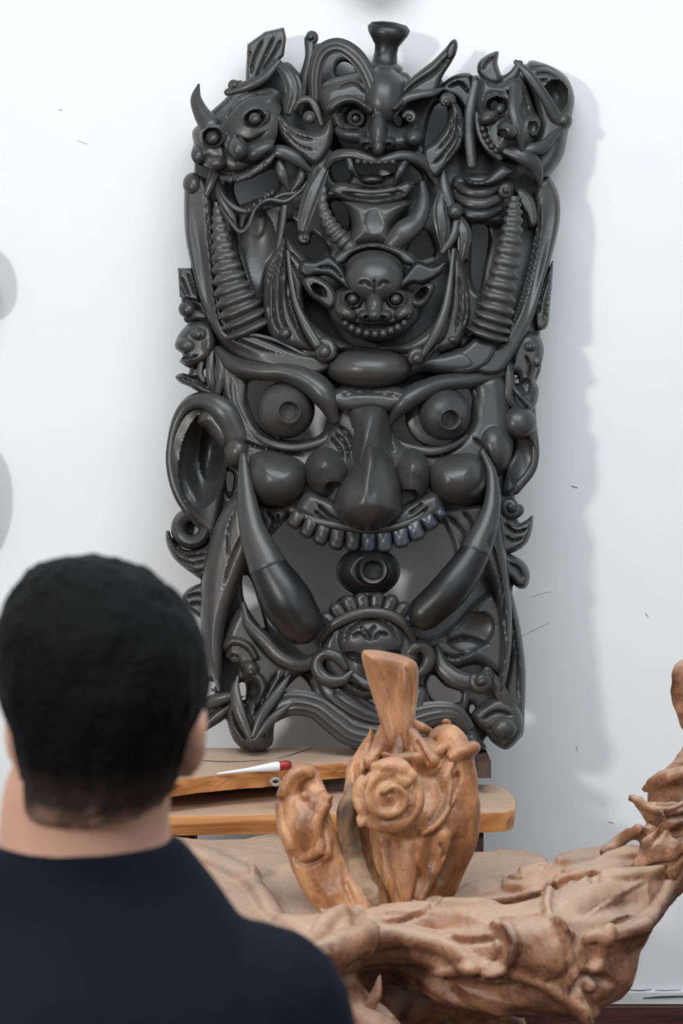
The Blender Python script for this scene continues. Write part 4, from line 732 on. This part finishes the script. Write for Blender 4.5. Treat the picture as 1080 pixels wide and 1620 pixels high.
# flaring blade and its roots
bl=R('flaring_blade',root,[(572,1034),(586,1028),(622,1033),(650,1042),(661,1056),(661,1090),(657,1130),(652,1160),(662,1190),(650,1212),(630,1200),(612,1180),(603,1150),(592,1112),(578,1066)],0,22,22,[('B',640,1080,10,50,8,0,8),G([(640,1050),(650,1085),(652,1130)],3,5),G([(600,1060),(615,1110),(628,1160)],4,3),('B',620,1160,12,40,0,0,10)],22,res=2,mat=PALE,mp=lambda v: depthmap(3.07)(v)-R0)
br_=remesh('blade_root',[tube([(630,1135,3.07,22),(630,1165,3.06,24),(634,1195,3.05,28),(636,1225,3.05,34)],.7),tube([(608,1150,3.07,8),(600,1180,3.06,11),(584,1206,3.04,12)]),tube([(652,1160,3.06,10),(668,1185,3.04,12),(684,1204,3.03,13)])],.003,TRUNKM,root,2)
redisp(br_,carve(.008,16,.004,34,4,[G([(618,1150),(614,1185),(600,1212)],4,14),G([(640,1150),(644,1185),(640,1215)],4,14),G([(656,1165),(668,1195),(676,1215)],3,10)],(1,1,.5)))
# small standing stump
st=[tube([(478,1238,3.02,24),(482,1270,3.0,36),(490,1310,2.98,42),(500,1350,2.98,42),(525,1400,2.97,44),(560,1440,2.95,44),(585,1480,2.94,40)],.85),tube([(470,1262,3.0,24),(468,1235,3.0,16),(482,1222,3.0,8)]),tube([(500,1275,2.98,22),(508,1310,2.97,20),(512,1350,2.95,16)]),tube([(456,1275,3.0,12),(452,1290,3.0,10),(462,1330,3,12)])]
stf=[('S',[(452,1258),(462,1232),(482,1220),(502,1238),(514,1264)],6,6,7),('B',482,1250,14,14,0,0,-14),('E',484,1262,9,7,0,0,10),('S',[(520,1270),(500,1300),(506,1340),(480,1362)],10,8,7),('B',520,1310,12,30,10,0,-12),G([(455,1345),(480,1368),(520,1352)],4,10),('S',[(446,1272),(450,1300),(464,1340)],7,5,6),G([(540,1380),(560,1430),(580,1460)],5,10),('B',475,1310,14,30,0,0,8)]
s2=remesh('standing_stump',st,.003,TRUNKM,root,2); redisp(s2,carve(.012,11,.004,28,41,stf,(1,1,.6)))
# ================================================================ seated man
SK=nmat('skin',(0.50,0.29,0.21),0.5,0.4,0.1,60,(0.56,0.33,0.24),6); sb=SK.node_tree.nodes['Principled BSDF']; sb.inputs['Subsurface Weight'].default_value=.25; sb.inputs['Subsurface Radius'].default_value=(1,.25,.12); sb.inputs['Subsurface Scale'].default_value=.012
SH=nmat('navy_cotton',(0.004,0.0065,0.0125),0.9,0.15,0.25,60,(0.0048,0.0078,0.0155),4); TR=nmat('dark_trouser_cloth',(0.02,0.02,0.024),0.9,0.2,0.2,60)
hx,hy=-.2045,-2.58
P0=np.array([-.21,-2.56,0.0]); man=thing('person','man seen from behind, short black hair, navy shirt, seated facing the mask','person',tuple(P0))
def rel(o):
    me=o.data; n=len(me.vertices); co=np.empty(n*3); me.vertices.foreach_get('co',co); co=(co.reshape(-1,3)-P0); me.vertices.foreach_set('co',co.ravel()); me.update(); return o
head_r=[(1.075,hx-.008,hy+.035,.050,.050),(1.095,hx-.008,hy+.025,.060,.075),(1.12,hx-.004,hy+.012,.060,.086),(1.16,hx,hy+.006,.071,.095),(1.20,hx,hy,.081,.100),(1.24,hx,hy,.083,.101),(1.27,hx,hy,.078,.096),(1.288,hx-.006,hy,.060,.078),(1.300,hx-.008,hy,.038,.050),(1.306,hx-.010,hy,.012,.016)]
tors=[(.44,-.21,-2.56,.165,.12),(.52,-.21,-2.57,.165,.115),(.62,-.21,-2.58,.150,.105),(.74,-.21,-2.58,.155,.11),(.86,-.212,-2.58,.175,.115),(.94,-.212,-2.58,.165,.105),(.98,-.215,-2.575,.135,.085),(1.025,-.218,-2.57,.095,.07),(1.06,-.221,-2.565,.078,.066),(1.09,-.222,-2.565,.0735,.066),(1.13,-.217,-2.57,.071,.068),(1.16,-.208,-2.57,.062,.068)]
body_parts=[loft(tors,32,5),loft(head_r,32,5)]
arms=[];sleeves=[]
for s in (1,-1):
    sh=np.array([-.212+s*.152,-2.575,.935]); el=np.array([-.21+s*.245,-2.52,.70]); wr=np.array([-.21+s*.14,-2.29,.60]); 
    body_parts.append(wtube([sh,(sh+el)/2+[s*.008,0,0],el],[.052,.044,.036])); body_parts.append(wtube([el,(el*.6+wr*.4),wr],[.038,.037,.024]))
    pc=wr+[-s*.012,.05,-.012]; body_parts.append(wtube([wr,pc,wr+[-s*.02,.09,-.02]],[.024,.036,.034],.45))
    for j,(dx,ln) in enumerate([(-.027,.062),(-.009,.072),(.009,.068),(.026,.052)]):
        b0=wr+[-s*.02+dx,.09,-.018]; body_parts.append(wtube([b0,b0+[dx*.2,ln*.5,-.006],b0+[dx*.2,ln*.85,-.028],b0+[dx*.1,ln*.9,-.042]],[.0095,.0088,.008,.007],1,10,3))
    b0=wr+[-s*.035,.035,-.01]; body_parts.append(wtube([b0,b0+[-s*.025,.03,-.004],b0+[-s*.035,.058,-.016]],[.012,.0105,.009],1,10,3))
    hp=np.array([-.21+s*.09,-2.52,.50]); kn=np.array([-.21+s*.15,-2.12,.50]); an=np.array([-.21+s*.15,-2.14,.09])
    body_parts.append(wtube([hp,(hp+kn)/2,kn],[.085,.075,.056])); body_parts.append(wtube([kn,kn*.65+an*.35+[0,-.015,0],an],[.055,.054,.036])); body_parts.append(wtube([an+[0,-.03,-.04],an+[0,.05,-.05],an+[0,.13,-.062]],[.036,.036,.024],.8))
    arms.append((sh,el,wr,hp,kn,an))
    # ears
    ex=hx+s*(.073 if s>0 else .060); body_parts.append(wtube([(ex,hy-.004,1.137),(ex+s*.007,hy-.018,1.150),(ex+s*.012,hy-.028,1.170),(ex+s*.012,hy-.020,1.188),(ex+s*.004,hy+.004,1.190)],[.007,.009,.008,.008,.006],1,10)); body_parts.append(wtube([(ex-s*.004,hy,1.145),(ex+s*.004,hy-.004,1.165),(ex,hy,1.185)],[.009,.010,.009],1,10))
    eyec=(hx+s*.031,hy+.089,1.205); body_parts.append(wtube([np.array(eyec)-[.012,0,0],eyec,np.array(eyec)+[.012,0,0]],[.008,.011,.008]))
body_parts+=[wtube([(hx,hy+.096,1.205),(hx,hy+.112,1.180),(hx,hy+.118,1.163)],[.009,.012,.015]),wtube([(hx-.014,hy+.106,1.158),(hx+.014,hy+.106,1.158)],[.008,.008]),wtube([(hx-.022,hy+.096,1.132),(hx,hy+.104,1.134),(hx+.022,hy+.096,1.132)],[.005,.008,.005]),wtube([(hx-.02,hy+.095,1.122),(hx,hy+.102,1.121),(hx+.02,hy+.095,1.122)],[.004,.008,.004]),wtube([(hx,hy+.08,1.095),(hx,hy+.088,1.098)],[.02,.02]),wtube([(hx-.045,hy+.088,1.222),(hx-.02,hy+.1,1.226),(hx+.02,hy+.1,1.226),(hx+.045,hy+.088,1.222)],[.006,.009,.009,.006])]
pb=rel(remesh('body',body_parts,.0055,SK,man,4))
for s in (1,-1):
    link('eyeball',*(lambda V,F:(V+np.array([hx+s*.031,hy+.094,1.205]),F))(*BALL('',None,0,0,0,.010,.009,.009,raw=True)),nmat('eye_white',(.7,.7,.68),.2),man,wl(P0))
# hair: cap with a faded nape
HR=nmat('black_hair',(0.003,0.003,0.003),0.6,0.1,0.8,260,dist=0.006); nt=HR.node_tree; bs=nt.nodes['Principled BSDF']
tc=nt.nodes.new('ShaderNodeTexCoord'); sx=nt.nodes.new('ShaderNodeSeparateXYZ'); nt.links.new(tc.outputs['Object'],sx.inputs[0])
nz=nt.nodes.new('ShaderNodeTexNoise'); nz.inputs['Scale'].default_value=40; nt.links.new(tc.outputs['Object'],nz.inputs['Vector']); ma=nt.nodes.new('ShaderNodeMath'); ma.operation='MULTIPLY_ADD'; ma.inputs[1].default_value=.02; nt.links.new(nz.outputs['Fac'],ma.inputs[0]); nt.links.new(sx.outputs['Z'],ma.inputs[2])
mr=nt.nodes.new('ShaderNodeMapRange'); mr.inputs[1].default_value=1.105; mr.inputs[2].default_value=1.165; nt.links.new(ma.outputs[0],mr.inputs[0])
rp=nt.nodes.new('ShaderNodeValToRGB'); rp.color_ramp.elements[0].color=(0.46,0.27,0.20,1); rp.color_ramp.elements[1].color=(0.002,0.002,0.0022,1); k=rp.color_ramp.elements.new(.45); k.color=(0.04,0.028,0.024,1); nt.links.new(mr.outputs[0],rp.inputs[0]); nt.links.new(rp.outputs[0],bs.inputs['Base Color'])
hr=[(1.098,hx-.012,hy+.012,.056,.068),(1.112,hx-.008,hy+.006,.0625,.082),(1.135,hx-.001,hy,.0685,.090),(1.165,hx+.001,hy-.002,.0770,.100),(1.20,hx+.002,hy-.004,.0875,.106),(1.235,hx+.001,hy-.004,.0895,.107),(1.262,hx-.002,hy-.003,.0865,.103),(1.288,hx-.006,hy,.0725,.090),(1.306,hx-.010,hy,.0540,.070),(1.316,hx-.013,hy,.0360,.048),(1.3225,hx-.014,hy,.0130,.018)]
V,F=loft(hr,140,12)
V=V+np.c_[fbm(V*28,3,2),fbm(V*28,3,7),fbm(V*28,3,9)]*.0018+np.c_[fbm(V*np.array([90,90,30]),3,22),fbm(V*np.array([90,90,30]),3,27),fbm(V*np.array([90,90,30]),3,29)]*.0022
# leave the face side open below the hairline
cen=[V[list(f)].mean(0) for f in F]
F=[f for f,c in zip(F,cen) if not (c[1]>hy+.035 and c[2]<1.245) and not (c[1]>hy+.0 and c[2]<1.16) and len(f)==4 or c[2]>1.31]
hair=link('hair',V,F,HR,man,wl(P0),recalc=True)
# shirt and trousers
def grow(r,d): return [(z,x,y,a+d,b+d) for z,x,y,a,b in r]
shirt_r=[(.46,-.21,-2.57,.185,.135),(.56,-.21,-2.58,.175,.13),(.68,-.21,-2.59,.172,.128),(.80,-.212,-2.59,.182,.13),(.90,-.214,-2.59,.188,.126),(.95,-.216,-2.585,.172,.112),(.99,-.217,-2.58,.142,.096),(1.025,-.218,-2.572,.112,.084),(1.05,-.219,-2.568,.090,.077),(1.066,-.220,-2.566,.0775,.0745),(1.071,-.220,-2.566,.068,.068)]
sp=[loft(shirt_r,36,5)]
for sh,el,wr,hp,kn,an in arms:
    s=1 if sh[0]>-.21 else -1
    sp.append(wtube([sh+[-s*.05,0,.012],sh+[0,0,-.002],(sh+el)/2+[s*.006,0,0],el,el*.35+wr*.65],[.055,.064,.060,.053,.04]))
def shd(co,nn):
    w=co*np.array([3.0,3.0,7.0]); w[:,2]+=co[:,0]*5; n1=1-2*np.abs(fbm(w,2,3)); n2=fbm(co*9,2,8)
    return co+nn*(n1*.006+n2*.005)[:,None]
rel(remesh('shirt',sp,.007,SH,man,5,shd))
so=[loft([(z,x,y,a,b) for z,x,y,a,b in [(.455,-.21,-2.56,.178,.135),(.50,-.21,-2.56,.176,.13),(.54,-.21,-2.57,.17,.125)]],32,3)]
sho=[]
for sh,el,wr,hp,kn,an in arms:
    so.append(wtube([hp+[0,-.03,0],(hp+kn)/2,kn],[.095,.085,.066])); so.append(wtube([kn,kn*.65+an*.35,an+[0,0,.02]],[.064,.062,.052]))
    sho.append(remesh('shoe',[wtube([an+[0,-.04,-.045],an+[0,.05,-.045],an+[0,.14,-.055]],[.044,.044,.034],.85)],.006,TR,man,2))
rel(remesh('trousers',so,.008,TR,man,3))
for o in sho: rel(o)
# stool
stw=nmat('stool_wood',(0.16,0.08,0.04),.5,.4,.2,20,(0.22,0.12,0.06),6)
sl=thing('stool','small round wooden stool under the seated man','stool',(-.21,-2.58,0)); S1=np.array([-.21,-2.58,0.])
link('seat',*LA('',None,(-.21,-2.58,.36),(0,0,1),[(.01,0),(.16,0),(.17,.01),(.17,.03),(.16,.04),(.01,.04)],32,mp=ident,raw=True),stw,sl,wl(S1))
for a in (45,135,225,315):
    c,s=math.cos(math.radians(a)),math.sin(math.radians(a)); link('leg',*wtube([(-.21+c*.11,-2.58+s*.11,.365),(-.21+c*.16,-2.58+s*.16,.012)],[.016,.013]),stw,sl,wl(S1))
